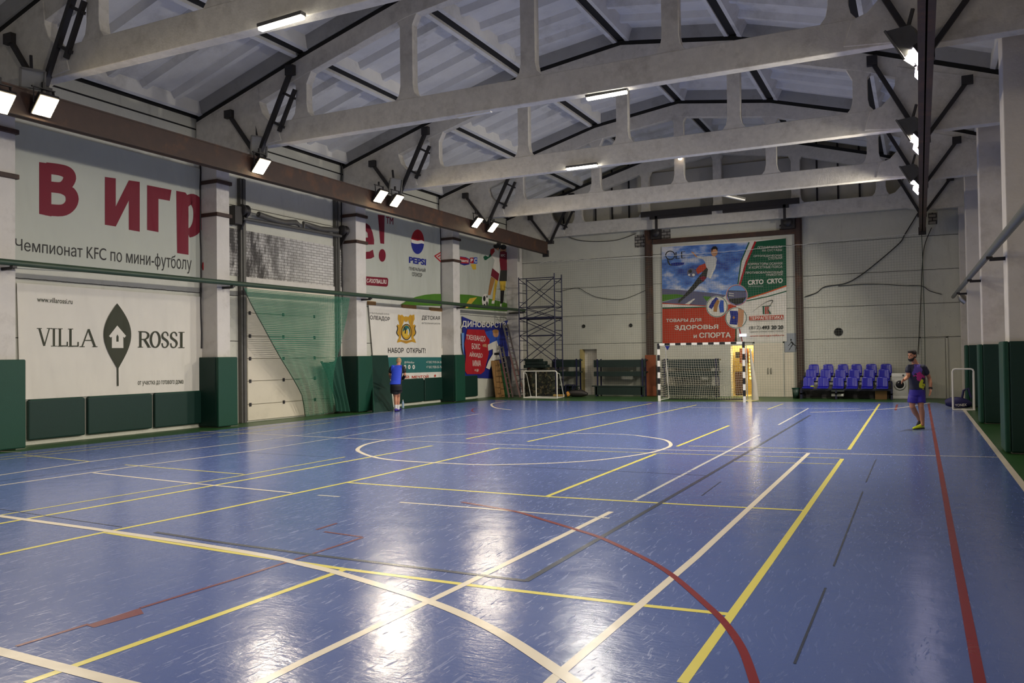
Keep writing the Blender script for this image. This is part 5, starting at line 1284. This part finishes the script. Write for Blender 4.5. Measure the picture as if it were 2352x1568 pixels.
# ------------------------------------------------------------------ tiered blue seats on a stand
M_SEAT = plain('glossy_blue_plastic', (32, 30, 150), .25, var=.08)
M_SEATD = plain('stand_steel', (24, 26, 50), .5)
ROWS = [(33.05, 890, 866), (33.45, 872, 851), (33.85, 860, 838.5)]      # depth, seat front edge, backrest top
fr = [at_y(x, 885, 33.05).x for x in (1855, 1889, 1924, 1956, 1991, 2026)]
zs_ = [at_y(1940, a, Y).z for Y, a, b in ROWS]; zb_ = [at_y(1940, b, Y + .3).z for Y, a, b in ROWS]
def seat(x, Y, z, zt, label):
    t = thing('blue_seat', label, 'seat', (x, Y, z), 'blue stand seats'); w = .2; h = zt - z
    mb = MB()
    def pan(u, v):
        X = x - w + 2 * w * u; y = Y + .36 * v; c = (2 * u - 1) ** 2
        return Vector((X, y, z + .02 - .035 * math.sin(math.pi * min(v * 1.1, 1)) * (1 - c) + (-.05 * (1 - v * 6) if v < .17 else 0)))
    mb.grid(pan, 8, 12); o = mb.build('seat_pan', M_SEAT, t); s = o.modifiers.new('th', 'SOLIDIFY'); s.thickness = .018
    mb = MB()
    def back(u, v):
        k = 1 - .12 * v ** 3; X = x - w * k + 2 * w * k * u; c = (2 * u - 1) ** 2
        return Vector((X, Y + .34 + .07 * v - .05 * c * (1 - .3 * v), z + .01 + h * v - (.03 * c ** 3 if v > .9 else 0)))
    mb.grid(back, 8, 10); o = mb.build('backrest', M_SEAT, t); s = o.modifiers.new('th', 'SOLIDIFY'); s.thickness = .018
    return t
RN = ('front', 'middle', 'top'); CN = ('first', 'second', 'third', 'fourth', 'fifth', 'sixth')
p0 = seat(fr[0], ROWS[0][0], zs_[0], zb_[0], 'blue plastic seat in the front row, first from the steel frame')
for r in range(3):
    off = at_y(1855 + (0, 8, 17)[r], 880, ROWS[r][0]).x - fr[0]
    pr = p0 if r == 0 else None
    for c in range(6):
        lb = 'blue plastic seat in the %s row, %s from the steel frame' % (RN[r], CN[c])
        if r == 0 and c == 0: continue
        dup(p0, (fr[c] - fr[0] + off * .6, ROWS[r][0] - ROWS[0][0], zs_[r] - zs_[0]), lb)
t = thing('seat_stand', 'dark tiered steel stand under the rows of blue seats', 'stand', ((fr[0] + fr[5]) / 2, 33.4, 0))
xa, xb = fr[0] - .28, fr[5] + .33
for r in range(3):
    Y, z = ROWS[r][0], zs_[r]
    mb = MB(); mb.box((xa, Y + .05, z - .1), (xb, Y + .12, z - .05)); mb.box((xa, Y + .28, z - .1), (xb, Y + .35, z - .05)); mb.build('seat_rail', M_SEATD, t)
for x in (xa, (xa + xb) / 2 - .35, xb - .05):
    mb = MB()
    for Y, z in ((33.08, zs_[0] - .1), (33.5, zs_[1] - .1), (34.2, zs_[2] - .1)): mb.box((x, Y, 0), (x + .06, Y + .06, z))
    mb.box((x, 33.08, .18), (x + .06, 34.2, .23)); mb.build('leg_frame', M_SEATD, t)
mb = MB(); mb.box((xa, 33.95, .02), (xb, 34.0, zs_[0] - .12)); mb.build('kick_board', M_BLACK, t)
lo, hi = ybox(1910, 889, 1938, 905, 33.5, .3); 
for k, z in enumerate((.1, .28)):
    mb = MB(); mb.box((lo[0], 33.4, z), (hi[0], 33.8, z + .09)); solo('flat_box', mb, M_WHITE, ('pale flat box lying low under the blue seats', 'pale flat box on a ledge under the blue seats')[k], 'box')
lo, hi = ybox(2010, 898, 2037, 908, 33.4, .4, True); mb = MB(); mb.box(lo, hi); solo('carton', mb, M_BOARD, 'brown carton on the floor under the blue seats', 'carton')
a = at_y(1865, 883, 33.1); mb = MB(); mb.lathe((a.x, 33.15, zs_[0] + .015), [(0, 0), (.07, .01), (.075, .03), (.05, .05), (0, .055)], 12); solo('yellow_cap', mb, plain('lime_plastic', (190, 200, 40), .5), 'lime yellow cap lying on the front blue seats', 'cap')
# bin
lo, hi = ybox(1818, 891, 1836, 912, 33.6, .3, True); cx = (lo[0] + hi[0]) / 2; rr = (hi[0] - lo[0]) / 2
t = thing('waste_bin', 'dark green waste bin between the double door and the blue seats', 'bin', (cx, 33.75, 0))
mb = MB(); mb.lathe((cx, 33.75, 0), [(0, .01), (rr * .78, .0), (rr, hi[2] - .02), (rr * .94, hi[2] - .02), (rr * .74, .03), (0, .03)], 18); mb.build('body', plain('dark_green_plastic', (40, 62, 54), .5), t)
mb = MB(); mb.lathe((cx, 33.75, hi[2] - .03), [(rr * .97, 0), (rr * 1.07, .0), (rr * 1.07, .035), (rr * .97, .035)], 18); mb.build('rim', M_MAT, t)
# washing machine
lo, hi = ybox(2048, 857, 2086, 908, 33.7, .55, True); W_ = plain('appliance_enamel', (196, 194, 186), .35, var=.04)
t = thing('washing_machine', 'white front-loading washing machine beside the blue seats', 'washing machine', ((lo[0] + hi[0]) / 2, 33.9, 0))
mb = MB(); mb.box(lo, hi); mb.build('body', W_, t, .015)
c = Vector(((lo[0] + hi[0]) / 2, lo[1], (hi[2]) * .56)); r = .2
mb = MB(); mb.lathe(c, [(r, 0), (r, .03), (r * .85, .05), (r * .7, .02)], 28, None, (0, -1, 0)); mb.build('door_ring', W_, t)
mb = MB(); mb.lathe(c, [(r * .72, .02), (r * .5, .035), (0, .045)], 24, None, (0, -1, 0)); mb.build('door_glass', plain('dark_glass', (30, 28, 28), .1), t)
mb = MB(); mb.box((lo[0] + .02, lo[1] - .012, hi[2] - .13), (hi[0] - .02, lo[1], hi[2] - .015)); mb.build('control_panel', M_WHITE, t, .004)
mb = MB(); mb.lathe((hi[0] - .16, lo[1] - .01, hi[2] - .075), [(.035, 0), (.03, .025), (0, .025)], 14, None, (0, -1, 0)); mb.build('dial', M_STEEL, t)
mb = MB(); mb.box((lo[0] + .02, lo[1] - .006, .04), (hi[0] - .02, lo[1], .12)); mb.build('plinth', M_WHITE, t)

# ------------------------------------------------------------------ racket bag behind the right small goal
M_BAG = plain('dark_blue_bag_cloth', (30, 26, 78), .6, var=.15)
a = at_z(2200, 936); Yb = 28.55; xa, xb = at_y(2171, 925, Yb).x, at_y(2232, 925, Yb).x
t = thing('racket_bag', 'dark blue racket bag lying behind the small goal by the grey pillars', 'bag', ((xa + xb) / 2, Yb, 0))
mb = MB(); n = 10; pts = []; rs = []
for k in range(n + 1):
    u = k / n; pts.append((xa + (xb - xa) * u, Yb, .17 + .02 * math.sin(u * 5))); rs.append(max(.02, .17 * math.sin(math.pi * min(max(u * .92 + .06, 0), 1)) ** .45))
mb.tube(pts, rs, 14); o = mb.build('body', M_BAG, t)
mb = MB(); mb.tube([(xa + .45, Yb - .02, .3), (xa + .5, Yb - .04, .55), (xa + .62, Yb - .02, .62), (xa + .7, Yb, .33)], .035, 8); mb.build('strap', M_BAG, t)
P = Print(onfar(Yb - .19)).set(2092, 560, 3.1346); P.text('YONEX', (318, 1172), (402, 1166), (402, 1148), (318, 1152), C_WHITE, .02); P.done('lettering', t)
# strip banner on the wall between the pillars
X = XR - .02; t = thing('strip_banner', 'magenta and green strip of a banner between the grey pillars', 'banner', at_x(2306, 700, X))
ya, yb = 20.0, 21.9
mb = MB(); mb.box((X, ya, 1.95), (X + .015, yb, 3.35), C_PINK); mb.box((X - .001, ya, 3.35), (X + .015, yb, 3.85), C_TEAL); mb.build('sheet', None, t)
vs, fs = glyphs('СПОРТ', .02)
mb = MB(); mb.add([(X - .004, yb - .1 - u * (yb - ya - .2), 2.6 + v * .4) for u, v in vs], fs); mb.build('lettering', C_WHITE, t, fix=False)
# coiled foil duct behind the far bracket of the grey pipe
c = at_y(2210, 685, 31.0); mb = MB(); mb.tube([c + Vector((-.05, 0, .12)), c, c + Vector((.12, 0, -.12))], [.1, .13, .12], 12); solo('foil_duct', mb, M_ALU, 'short shiny foil duct behind the grey pipe by the far corner', 'duct')
# ------------------------------------------------------------------ cables on the far wall
def cablepx(pts, r, label):
    mb = MB(); Q = []
    P = [at_y(x, y, YF - .05) for x, y in pts]; n = len(P)
    for i in range(n - 1):
        a = P[max(i - 1, 0)]; b = P[i]; c = P[i + 1]; d = P[min(i + 2, n - 1)]
        for k in range(6):
            s = k / 6; Q.append(.5 * ((2 * b) + (c - a) * s + (2 * a - 5 * b + 4 * c - d) * s * s + (3 * b - a - 3 * c + d) * s ** 3))
    mb.tube(Q + [P[-1]], r, 6); solo('cable', mb, M_BLACK, label, 'cable', 'cables on the far wall')
f8 = lambda q: [(1780 + x / 2.6136, 450 + y / 2.6136) for x, y in q]; f6 = lambda q: [(1130 + x / 2.85, 400 + y / 2.85) for x, y in q]
cablepx(f8([(860, 100), (780, 230), (745, 285), (600, 410), (500, 485), (420, 525), (300, 545), (250, 580), (180, 605)]), .022, 'thick cable sweeping down across the far wall above the seats')
cablepx(f8([(380, 540), (520, 530), (650, 530), (780, 538), (880, 540), (930, 570), (1000, 590)]), .014, 'thin cable running level over the blue seats')
cablepx(f8([(940, 190), (900, 290), (885, 400), (872, 700), (858, 950)]), .016, 'thin cable hanging straight down behind the walking man')
cablepx(f6([(470, 395), (560, 430), (680, 440), (820, 430), (940, 390)]), .014, 'thin cable sagging high on the far wall left of the big poster')
cablepx(f6([(450, 765), (560, 745), (620, 775), (690, 805), (820, 820), (900, 805), (1015, 755)]), .012, 'thin cable sagging lower on the far wall left of the big poster')

# ------------------------------------------------------------------ thin ball net hung before the far wall, roped along its top
Yn = YF - .235; xa, xb = at_y(1240, 604, Yn).x, at_y(2118, 580, Yn).x
t = thing('ball_net', 'thin pale net hung over the far wall and the big poster on a white rope', 'net', ((xa + xb) / 2, Yn, 0))
zt = lambda u: at_y(1250, 604, Yn).z + .12 * u - .14 * math.sin(math.pi * u) ** 2
mb = MB(); mb.grid(lambda u, v: Vector((xa + (xb - xa) * u, Yn + .008 * math.sin(u * 60) * v, zt(u) * v + .02)), 60, 10, None, True, xb - xa, 6.1)
mb.build('net_sheet', netmat('pale_ball_net', (120, 128, 112), .1, .0045), t, fix=False)
mb = MB(); mb.tube([(xa + (xb - xa) * k / 60, Yn - .02, zt(k / 60) + .02 + (.025 if k % 2 else 0)) for k in range(61)], .009, 6); mb.build('top_rope', M_WHITE, t)
mb = MB(); mb.tube([(xb, Yn - .02, .03), (xb + .03, Yn - .02, 3), (xb, Yn - .02, zt(1))], .014, 6); mb.build('edge_rope', M_PIPE, t)
m, nt, p, cc = newmat('bare_brick'); sp_ = N(nt, 'ShaderNodeSeparateXYZ'); nt.links.new(cc, sp_.inputs[0]); cm_ = N(nt, 'ShaderNodeCombineXYZ'); nt.links.new(sp_.outputs[0], cm_.inputs[0]); nt.links.new(sp_.outputs[2], cm_.inputs[1])
bk = N(nt, 'ShaderNodeTexBrick'); nt.links.new(cm_.outputs[0], bk.inputs['Vector']); bk.inputs['Scale'].default_value = 1; bk.inputs['Brick Width'].default_value = .26; bk.inputs['Row Height'].default_value = .13; bk.inputs['Mortar Size'].default_value = .016
bk.inputs['Color1'].default_value = srgb(150, 144, 134); bk.inputs['Color2'].default_value = srgb(128, 122, 114); bk.inputs['Mortar'].default_value = srgb(40, 36, 34); nt.links.new(bk.outputs[0], p.inputs['Base Color']); p.inputs['Roughness'].default_value = .9; M_BRICK2 = m
# crumbled brick patches beside the steel frame
for (x0, y0, x1, y1) in ((1458, 539, 1482, 568), (1517, 527, 1540, 555), (1790, 515, 1806, 537), (2132, 488, 2152, 515)):
    lo, hi = ybox(x0, y0, x1, y1, YF - .012, .02); mb = MB(); mb.box(lo, hi); struct('wall_patch', mb, M_BRICK2)
# ------------------------------------------------------------------ people
import bmesh
from mathutils import noise as mnoise
def loft(mb, rings, n=16, m=None):
    """closed skin through rings (centre, half-width vector, half-depth vector)"""
    vs = []
    for c, a, b in rings:
        for k in range(n):
            t = 2 * math.pi * k / n; vs.append(c + a * math.cos(t) + b * math.sin(t))
    fs = [(i * n + k, i * n + (k + 1) % n, (i + 1) * n + (k + 1) % n, (i + 1) * n + k) for i in range(len(rings) - 1) for k in range(n)]
    fs += [tuple(reversed(range(n))), tuple(range((len(rings) - 1) * n, len(rings) * n))]
    mb.add(vs, fs, m, True)
def blob(mb, c, a, b, d, m=None, nu=14, nv=10):
    """ellipsoid with three half-axis vectors"""
    rings = []
    for i in range(1, nv):
        t = math.pi * i / nv; rings.append((c - d * math.cos(t), a * math.sin(t), b * math.sin(t)))
    loft(mb, [(c - d * .995, a * .06, b * .06)] + rings + [(c + d * .995, a * .06, b * .06)], nu, m)
def limb(mb, pts, rs, n=12):
    P = [pts[0] - (pts[1] - pts[0]).normalized() * rs[0] * .5] + list(pts) + [pts[-1] + (pts[-1] - pts[-2]).normalized() * rs[-1] * .6]
    mb.tube(P, [rs[0] * .55] + list(rs) + [rs[-1] * .5], n)
def fuse(mb, name, m, parent, vox, smooth=6):
    """melt the pieces into one continuous surface"""
    o = mb.build(name, m, None)
    r = o.modifiers.new('r', 'REMESH'); r.mode = 'VOXEL'; r.voxel_size = vox; r.use_smooth_shade = True
    s = o.modifiers.new('s', 'SMOOTH'); s.iterations = smooth; s.factor = .5
    dg = bpy.context.evaluated_depsgraph_get(); me = bpy.data.meshes.new_from_object(o.evaluated_get(dg))
    nm = o.name; old = o.data; bpy.data.objects.remove(o); bpy.data.meshes.remove(old)
    me.name = name
    if not me.materials: me.materials.append(m)
    for p in me.polygons: p.use_smooth = True
    o = bpy.data.objects.new(name, me); COL.objects.link(o); adopt(o, parent)
    return o
def topx(p):
    q = p - CAM; k = q.dot(fwd); return 1176 + F * q.dot(RIGHT) / k, 784 + F * q.dot(DOWN) / k
M_SKIN1 = plain('skin', (176, 122, 92), .55, var=.06); M_SKIN2 = plain('fair_skin', (190, 132, 102), .55, var=.06)
M_HAIR1 = plain('dark_brown_hair', (34, 26, 22), .8, var=.3, scale=60, bump=.004); M_HAIR2 = plain('cropped_fair_hair', (168, 138, 104), .85, var=.2, scale=60, bump=.003)
M_SH0 = plain('navy_jersey', (26, 28, 52), .7); M_SH1 = plain('violet_jersey', (82, 62, 150), .7); M_SH2 = plain('magenta_jersey', (176, 34, 120), .7); M_SH3 = plain('lime_jersey', (196, 204, 40), .7)
M_SHO1 = plain('royal_blue_shorts', (44, 30, 140), .65); M_LIME = plain('lime_shoe', (206, 222, 28), .45); M_SOLE = plain('dark_sole', (24, 24, 24), .6)
M_RBLUE = plain('bright_blue_jersey', (30, 64, 200), .65); M_BLKC = plain('black_cloth', (18, 18, 20), .75); M_SOCK = plain('white_sock', (216, 214, 210), .8); M_PURP = plain('violet_shoe', (58, 40, 140), .5)
UP = Vector((0, 0, 1)); ER = Vector((RIGHT.x, RIGHT.y, 0)).normalized(); EF = -Vector((fwd.x, fwd.y, 0)).normalized()   # picture right, towards the camera
def hand(mb, wrist, d, palmn, thumb, L=.185, curl=.5):
    """palm with four unequal bent fingers and a side thumb; d along the hand, palmn out of the palm"""
    d = d.normalized(); s = thumb.normalized(); pn = palmn.normalized(); pal = wrist + d * L * .28
    loft(mb, [(wrist, s * .024, pn * .019), (wrist + d * L * .18, s * .036, pn * .018), (wrist + d * L * .42, s * .042, pn * .015), (wrist + d * L * .5, s * .038, pn * .011)], 12)
    for k, (o, ln) in enumerate(((.030, .44), (.011, .5), (-.009, .46), (-.028, .36))):
        b = wrist + d * L * .47 + s * o; l = ln * L; a1 = curl * .5; a2 = curl * 1.25; a3 = curl * 1.9
        v = lambda a: d * math.cos(a) + pn * math.sin(a)
        p1 = b + v(a1) * l * .45; p2 = p1 + v(a2) * l * .32; p3 = p2 + v(a3) * l * .23
        mb.tube([b, p1, p2, p3], [.0098, .0094, .0088, .0075], 8)
    b = wrist + d * L * .16 + s * .026; p1 = b + (d * .6 + s * .75 + pn * .25) * .042; p2 = p1 + (d * .85 + s * .35 + pn * .4) * .034
    mb.tube([b, p1, p2], [.0135, .0115, .009], 8)
def shoe(name, heel, toe, m, parent, w=.045, h=.085, lift=0.0):
    d = (toe - heel); d.z = 0; d.normalize(); s = UP.cross(d); L = (toe - heel).length
    r = lambda u, ww, hh: (heel + (toe - heel) * u + UP * (hh / 2 + .012), s * ww, UP * hh / 2)
    mb = MB(); loft(mb, [r(0, w * .55, h * .7), r(.06, w * .8, h), r(.25, w * .85, h * 1.15), r(.42, w * .92, h * .95), (r(.65, w * 1.08, h * .7)), r(.85, w, h * .52), r(.97, w * .6, h * .36), r(1, w * .3, h * .25)], 16)
    o = mb.build(name, m, parent)
    mb = MB(); q = [heel + (toe - heel) * u + s * w * k for u, k in ((0, .6), (.3, .85), (.65, 1.1), (.9, .9), (1.01, 0), (.9, -.9), (.65, -1.1), (.3, -.85), (0, -.6))]
    mb.prism(q, UP * .016); so = mb.build('sole', M_SOLE, o); so.parent = o; so.matrix_parent_inverse = Matrix.Identity(4)
    if parent.type == 'EMPTY': so.matrix_parent_inverse = (Matrix.Translation(parent.location) @ o.matrix_parent_inverse).inverted()
    return o
def head(mb, c, fd, k=1.0):
    """skull with face; c skull centre, fd facing direction"""
    fd = Vector((fd.x, fd.y, fd.z)).normalized(); sd = fd.cross(UP).normalized(); u = sd.cross(fd)
    blob(mb, c + u * .02 * k - fd * .008, sd * .076 * k, fd * .096 * k, u * .098 * k)
    loft(mb, [(c - u * .118 * k + fd * .05 * k, sd * .03 * k, fd * .032 * k), (c - u * .095 * k + fd * .04 * k, sd * .05 * k, fd * .05 * k), (c - u * .05 * k + fd * .024 * k, sd * .064 * k, fd * .068 * k), (c - u * .0 + fd * .014, sd * .07 * k, fd * .08 * k)], 14)
    mb.tube([c + fd * .086 * k + u * .012 * k, c + fd * .108 * k - u * .026 * k, c + fd * .088 * k - u * .036 * k], [.009 * k, .015 * k, .011 * k], 8)       # nose
    mb.tube([c + fd * .084 * k - u * .062 * k - sd * .022, c + fd * .092 * k - u * .062 * k, c + fd * .084 * k - u * .062 * k + sd * .022], .008, 6)            # lips
    for q in (-1, 1):
        blob(mb, c + sd * q * .078 * k - fd * .012 - u * .012, sd * .012, fd * .02, u * .032)                                                                 # ears
        mb.tube([c + fd * .082 * k + u * .026 + sd * q * .018, c + fd * .078 * k + u * .03 + sd * q * .045], .009, 6)                                          # brows
    return fd, sd, u
def eyes(c, fd, sd, u, parent, k=1.0):
    mb = MB()
    for q in (-1, 1): blob(mb, c + fd * .079 * k + u * .008 + sd * q * .032, sd * .013, fd * .009, u * .008)
    mb.build('eyes', M_BLKC, parent)

# ---- walking man in the dark patterned jersey
D1 = depth(at_z(2112, 984.5)); J = lambda x, y, o=0.0: at_d(x, y, D1 - o)
root = at_z(2112, 984.5)
t = thing('person', 'bearded person in dark patterned jersey and blue shorts walking near the red line', 'person', root)
mb = MB(); V = lambda a, b: (ER * a, EF * b)
tw = (ER * .97 - EF * .1).normalized(); tf = (EF * .97 + ER * .1 - ER * .12).normalized()
loft(mb, [(J(2106.5, 907), tw * .15, tf * .11), (J(2106.5, 897), tw * .168, tf * .115), (J(2106.5, 884), tw * .155, tf * .11), (J(2105.5, 866), tw * .17, tf * .12), (J(2104.5, 852), tw * .185, tf * .118), (J(2104, 842.5), tw * .18, tf * .095), (J(2103, 837.5), tw * .11, tf * .075), (J(2102, 834), tw * .065, tf * .062)], 20)
hc = J(2094.6, 815.5, .04)
limb(mb, [J(2102.5, 837), J(2099.5, 829, .02), hc - UP * .05], [.066, .058, .056])
fd, sd, u = head(mb, hc, -ER * .86 + EF * .42 - UP * .12)
# legs: planted near leg, trailing far leg with lifted heel
hipN, hipF = J(2112, 903, .02), J(2099.5, 903, -.02)
limb(mb, [hipN, J(2114, 918, .05), J(2115.2, 933, .07), J(2117.5, 948, .03), J(2118.6, 966, .0), J(2119.2, 976, 0)], [.095, .078, .058, .06, .042, .038])
limb(mb, [hipF, J(2096, 918, .02), J(2095.2, 933, .02), J(2101.5, 946, -.12), J(2108.5, 957, -.24), J(2111.2, 964, -.3)], [.095, .078, .058, .06, .042, .038])
# arms
shN, shF = J(2121, 843, .02), J(2087.5, 843, .0)
wN = J(2137.3, 893, .1); limb(mb, [shN, J(2129, 856, .02), J(2134.2, 868, .0), J(2136.8, 880, .06), wN], [.056, .05, .042, .042, .03])
hand(mb, wN, Vector(J(2136.6, 905, .12) - wN), EF * .2 - ER, EF + UP * .1, .185, .45)
wF = J(2076.5, 872.5, .26); limb(mb, [shF, J(2085.5, 853, .05), J(2086.5, 862.5, .06), J(2081.5, 868, .17), wF], [.054, .048, .042, .04, .03])
hand(mb, wF, Vector(J(2068, 877.5, .36) - wF), -UP * .4 + EF * .5, UP * .8 + EF * .3, .185, .75)
fuse(mb, 'body', M_SKIN1, t, .0062, 4); eyes(hc, fd, sd, u, t)
mb = MB(); blob(mb, hc + u * .042 - fd * .022, sd * .088, fd * .1, u * .088); blob(mb, hc + u * .088 + fd * .03, sd * .066, fd * .066, u * .036); blob(mb, hc - fd * .062 - u * .01, sd * .07, fd * .046, u * .075); fuse(mb, 'hair', M_HAIR1, t, .012, 2)
mb = MB(); loft(mb, [(hc - u * .135 + fd * .05, sd * .03, fd * .036), (hc - u * .11 + fd * .05, sd * .055, fd * .055), (hc - u * .075 + fd * .038, sd * .07, fd * .064), (hc - u * .045 + fd * .01, sd * .076, fd * .05), (hc - u * .02 - fd * .004, sd * .078, fd * .028)], 16); fuse(mb, 'beard', M_HAIR1, t, .01, 2)
mb = MB()
loft(mb, [(J(2107, 894.5), tw * .186, tf * .136), (J(2106.8, 884), tw * .178, tf * .132), (J(2105.5, 866), tw * .187, tf * .136), (J(2104.5, 852), tw * .197, tf * .134), (J(2104, 842.5), tw * .19, tf * .11), (J(2103.2, 838), tw * .125, tf * .086), (J(2102.4, 835.6), tw * .08, tf * .074)], 22)
limb(mb, [J(2117, 842, .02), J(2122.5, 846, .02), J(2128.2, 857, .02)], [.075, .075, .072]); limb(mb, [J(2091, 842, .0), J(2087, 846, .02), J(2086, 853.5, .05)], [.07, .07, .066])
o = fuse(mb, 'jersey', M_SH0, t, .0075, 7)
for m in (M_SH1, M_SH2, M_SH3): o.data.materials.append(m)
off = t.location
for p in o.data.polygons:
    x, y = topx(p.center); g = p.normal.dot(EF)
    if g < .05: continue
    nz = mnoise.noise(p.center * 14) * .5 + mnoise.noise(p.center * 30) * .45; x += mnoise.noise(p.center * 9) * 7; y += mnoise.noise(p.center * 11 + Vector((3, 1, 5))) * 7
    if ((x - 2118) / 6) ** 2 + ((y - 881) / 11) ** 2 < 1 + nz * 1.6: p.material_index = 3
    elif ((x - 2112) / 9.5) ** 2 + ((y - 864) / 9) ** 2 < 1 + nz * 1.4: p.material_index = 2
    elif ((x - 2106) / 9.5) ** 2 + ((y - 848) / 12) ** 2 < 1 + nz: p.material_index = 1
mb = MB()
loft(mb, [(J(2106.6, 890), tw * .172, tf * .126), (J(2106.6, 899), tw * .184, tf * .135), (J(2106.6, 908), tw * .188, tf * .14)], 20)
for a, b, c in ((hipN, J(2113.8, 916, .04), J(2114.6, 925, .06)), (hipF, J(2097, 916, .02), J(2095.6, 925, .02))):
    mb.tube([a, b, c], [.11, .112, .108], 16)
fuse(mb, 'shorts', M_SHO1, t, .011, 4)
s1 = shoe('shoe', Vector((0, 0, 0)) + Vector(at_z(2121.5, 983.5)), Vector(at_z(2097.5, 986)), M_LIME, t)
h2 = J(2113, 969, -.36); t2 = J(2107.5, 979, -.22); s2 = shoe('shoe', h2 - UP * .05, t2 - UP * .04, M_BLKC, t)
mb = MB(); a = wN - (wN - J(2136.8, 880, .06)).normalized() * .035; d = (wN - a).normalized(); mb.tube([a, a + d * .035], .041, 14); mb.build('wristband', M_BLKC, t)

# ---- stooping man seen from behind at the left wall
D2 = depth(at_z(909.5, 944.5)); J = lambda x, y, o=0.0: at_d(x, y, D2 + o)      # o leads away from the camera
root = at_z(910, 944.5)
t = thing('person', 'fair-haired person in blue jersey and black shorts stooping at the green pads', 'person', root)
EB = -EF; mb = MB(); tw = ER; 
loft(mb, [(J(910, 892, -.02), tw * .15, EF * .12), (J(909.5, 884, -.02), tw * .165, EF * .125), (J(910.3, 873, .04), tw * .155, EF * .115), (J(912, 858, .13), tw * .17, EF * .12), (J(913, 847, .2), tw * .185, EF * .115), (J(914, 840.5, .25), tw * .17, EF * .095), (J(915.3, 837.5, .28), tw * .08, EF * .07)], 20)
hc = J(916.3, 829.6, .4); limb(mb, [J(915, 838.5, .27), J(916, 834.5, .34), hc - UP * .03], [.066, .06, .056])
fd, sd, u = head(mb, hc, EB * .9 + ER * .15 - UP * .45)
hl, hr = J(906.3, 889, 0), J(913.3, 889, 0)
limb(mb, [hl, J(907, 901, .03), J(908.3, 911, .06), J(908.8, 920, .02), J(909, 931, 0), J(908.8, 938.5, 0)], [.095, .08, .06, .062, .044, .038])
limb(mb, [hr, J(914, 901, .08), J(914.8, 911, .16), J(914.5, 920, .14), J(914.2, 930, .14), J(914.2, 937, .14)], [.095, .08, .06, .062, .044, .038])
shl, shr = J(900.8, 843, .2), J(926, 842.5, .2)
wl = J(897.5, 869, .48); limb(mb, [shl, J(897, 851, .2), J(895.3, 860, .22), J(896, 865, .36), wl], [.056, .05, .044, .042, .03]); hand(mb, wl, ER * .35 + EB * .8 - UP * .3, ER * .5 - UP * .6, UP + ER * .3, .185, .7)
wr = J(923.3, 872.5, .42); limb(mb, [shr, J(928.3, 851, .18), J(929.8, 860.5, .18), J(927, 867, .32), wr], [.056, .05, .044, .042, .03]); hand(mb, wr, -ER * .4 + EB * .8 - UP * .3, -ER * .5 - UP * .6, UP - ER * .3, .185, .7)
fuse(mb, 'body', M_SKIN2, t, .0068, 4); eyes(hc, fd, sd, u, t)
mb = MB(); blob(mb, hc + u * .03 - fd * .02, sd * .085, fd * .1, u * .09); blob(mb, hc - fd * .058 - u * .015, sd * .07, fd * .044, u * .07); fuse(mb, 'hair', M_HAIR2, t, .012, 2)
mb = MB()
loft(mb, [(J(908.8, 882.5, -.03), tw * .205, EF * .17), (J(909.7, 874, .03), tw * .178, EF * .135), (J(911.8, 858, .13), tw * .186, EF * .138), (J(913, 847, .2), tw * .197, EF * .132), (J(914, 840.5, .25), tw * .18, EF * .11), (J(915, 838, .275), tw * .095, EF * .082)], 22)
limb(mb, [J(904, 842, .2), J(899.5, 845.5, .2), J(896.6, 854, .2)], [.076, .075, .07]); limb(mb, [J(922.5, 842, .2), J(926.5, 845.5, .19), J(928.8, 854, .18)], [.076, .075, .07])
o = fuse(mb, 'jersey', M_RBLUE, t, .011, 5); o.data.materials.append(M_BLKC)
for p in o.data.polygons:
    x, y = topx(p.center)
    if (x < 898.6 and y < 858) or x > 923.6 - (y - 842) * .09: p.material_index = 1
mb = MB(); loft(mb, [(J(909.6, 878, -.01), tw * .168, EF * .135), (J(909.8, 886, -.03), tw * .195, EF * .165), (J(910, 897, -.02), tw * .2, EF * .16)], 20)
for a, b, c in ((hl, J(906.8, 898, .02), J(906.6, 902.5, .035)), (hr, J(913.8, 898, .06), J(914.6, 902.5, .07))): mb.tube([a, b, c], [.135, .145, .15], 16)
fuse(mb, 'shorts', M_BLKC, t, .011, 4)
for q, w_ in (((908.9, 929, 0), (908.7, 941, 0)), ((914.2, 929, .14), (914.1, 939.5, .14))):
    mb = MB(); mb.tube([J(*q), J(*w_)], [.056, .05], 14); mb.build('sock', M_SOCK, t)
mb = MB(); mb.tube([J(929.7, 861, .185), J(927.3, 866.5, .3), J(925, 870, .37)], [.052, .05, .045], 12); mb.build('elbow_sleeve', M_BLKC, t)
for hx, hy, tx, ty in ((908.6, 945, 911.5, 941.5), (914.0, 942.2, 917, 939)):
    a = at_z(hx, hy); a.z = 0; d = (EB * .9 + ER * .3).normalized(); shoe('shoe', a - d * .04, a + d * .24, M_PURP, t)
# bottle beside him
a = at_z(925.5, 937); t = thing('water_bottle', 'clear blue water bottle on the floor beside the stooping man', 'bottle', a)
m, nt, p, cc = newmat('bottle_plastic'); p.inputs['Base Color'].default_value = (.55, .7, .95, 1); p.inputs['Roughness'].default_value = .15; p.inputs['Transmission Weight'].default_value = .55
mb = MB(); mb.lathe(a, [(0, 0), (.04, 0), (.043, .02), (.043, .17), (.036, .2), (.016, .25), (.015, .27)], 14); mb.build('body', m, t)
mb = MB(); mb.lathe(a + UP * .265, [(0, 0), (.019, 0), (.019, .025), (0, .025)], 12); mb.build('cap', M_WHITE, t)
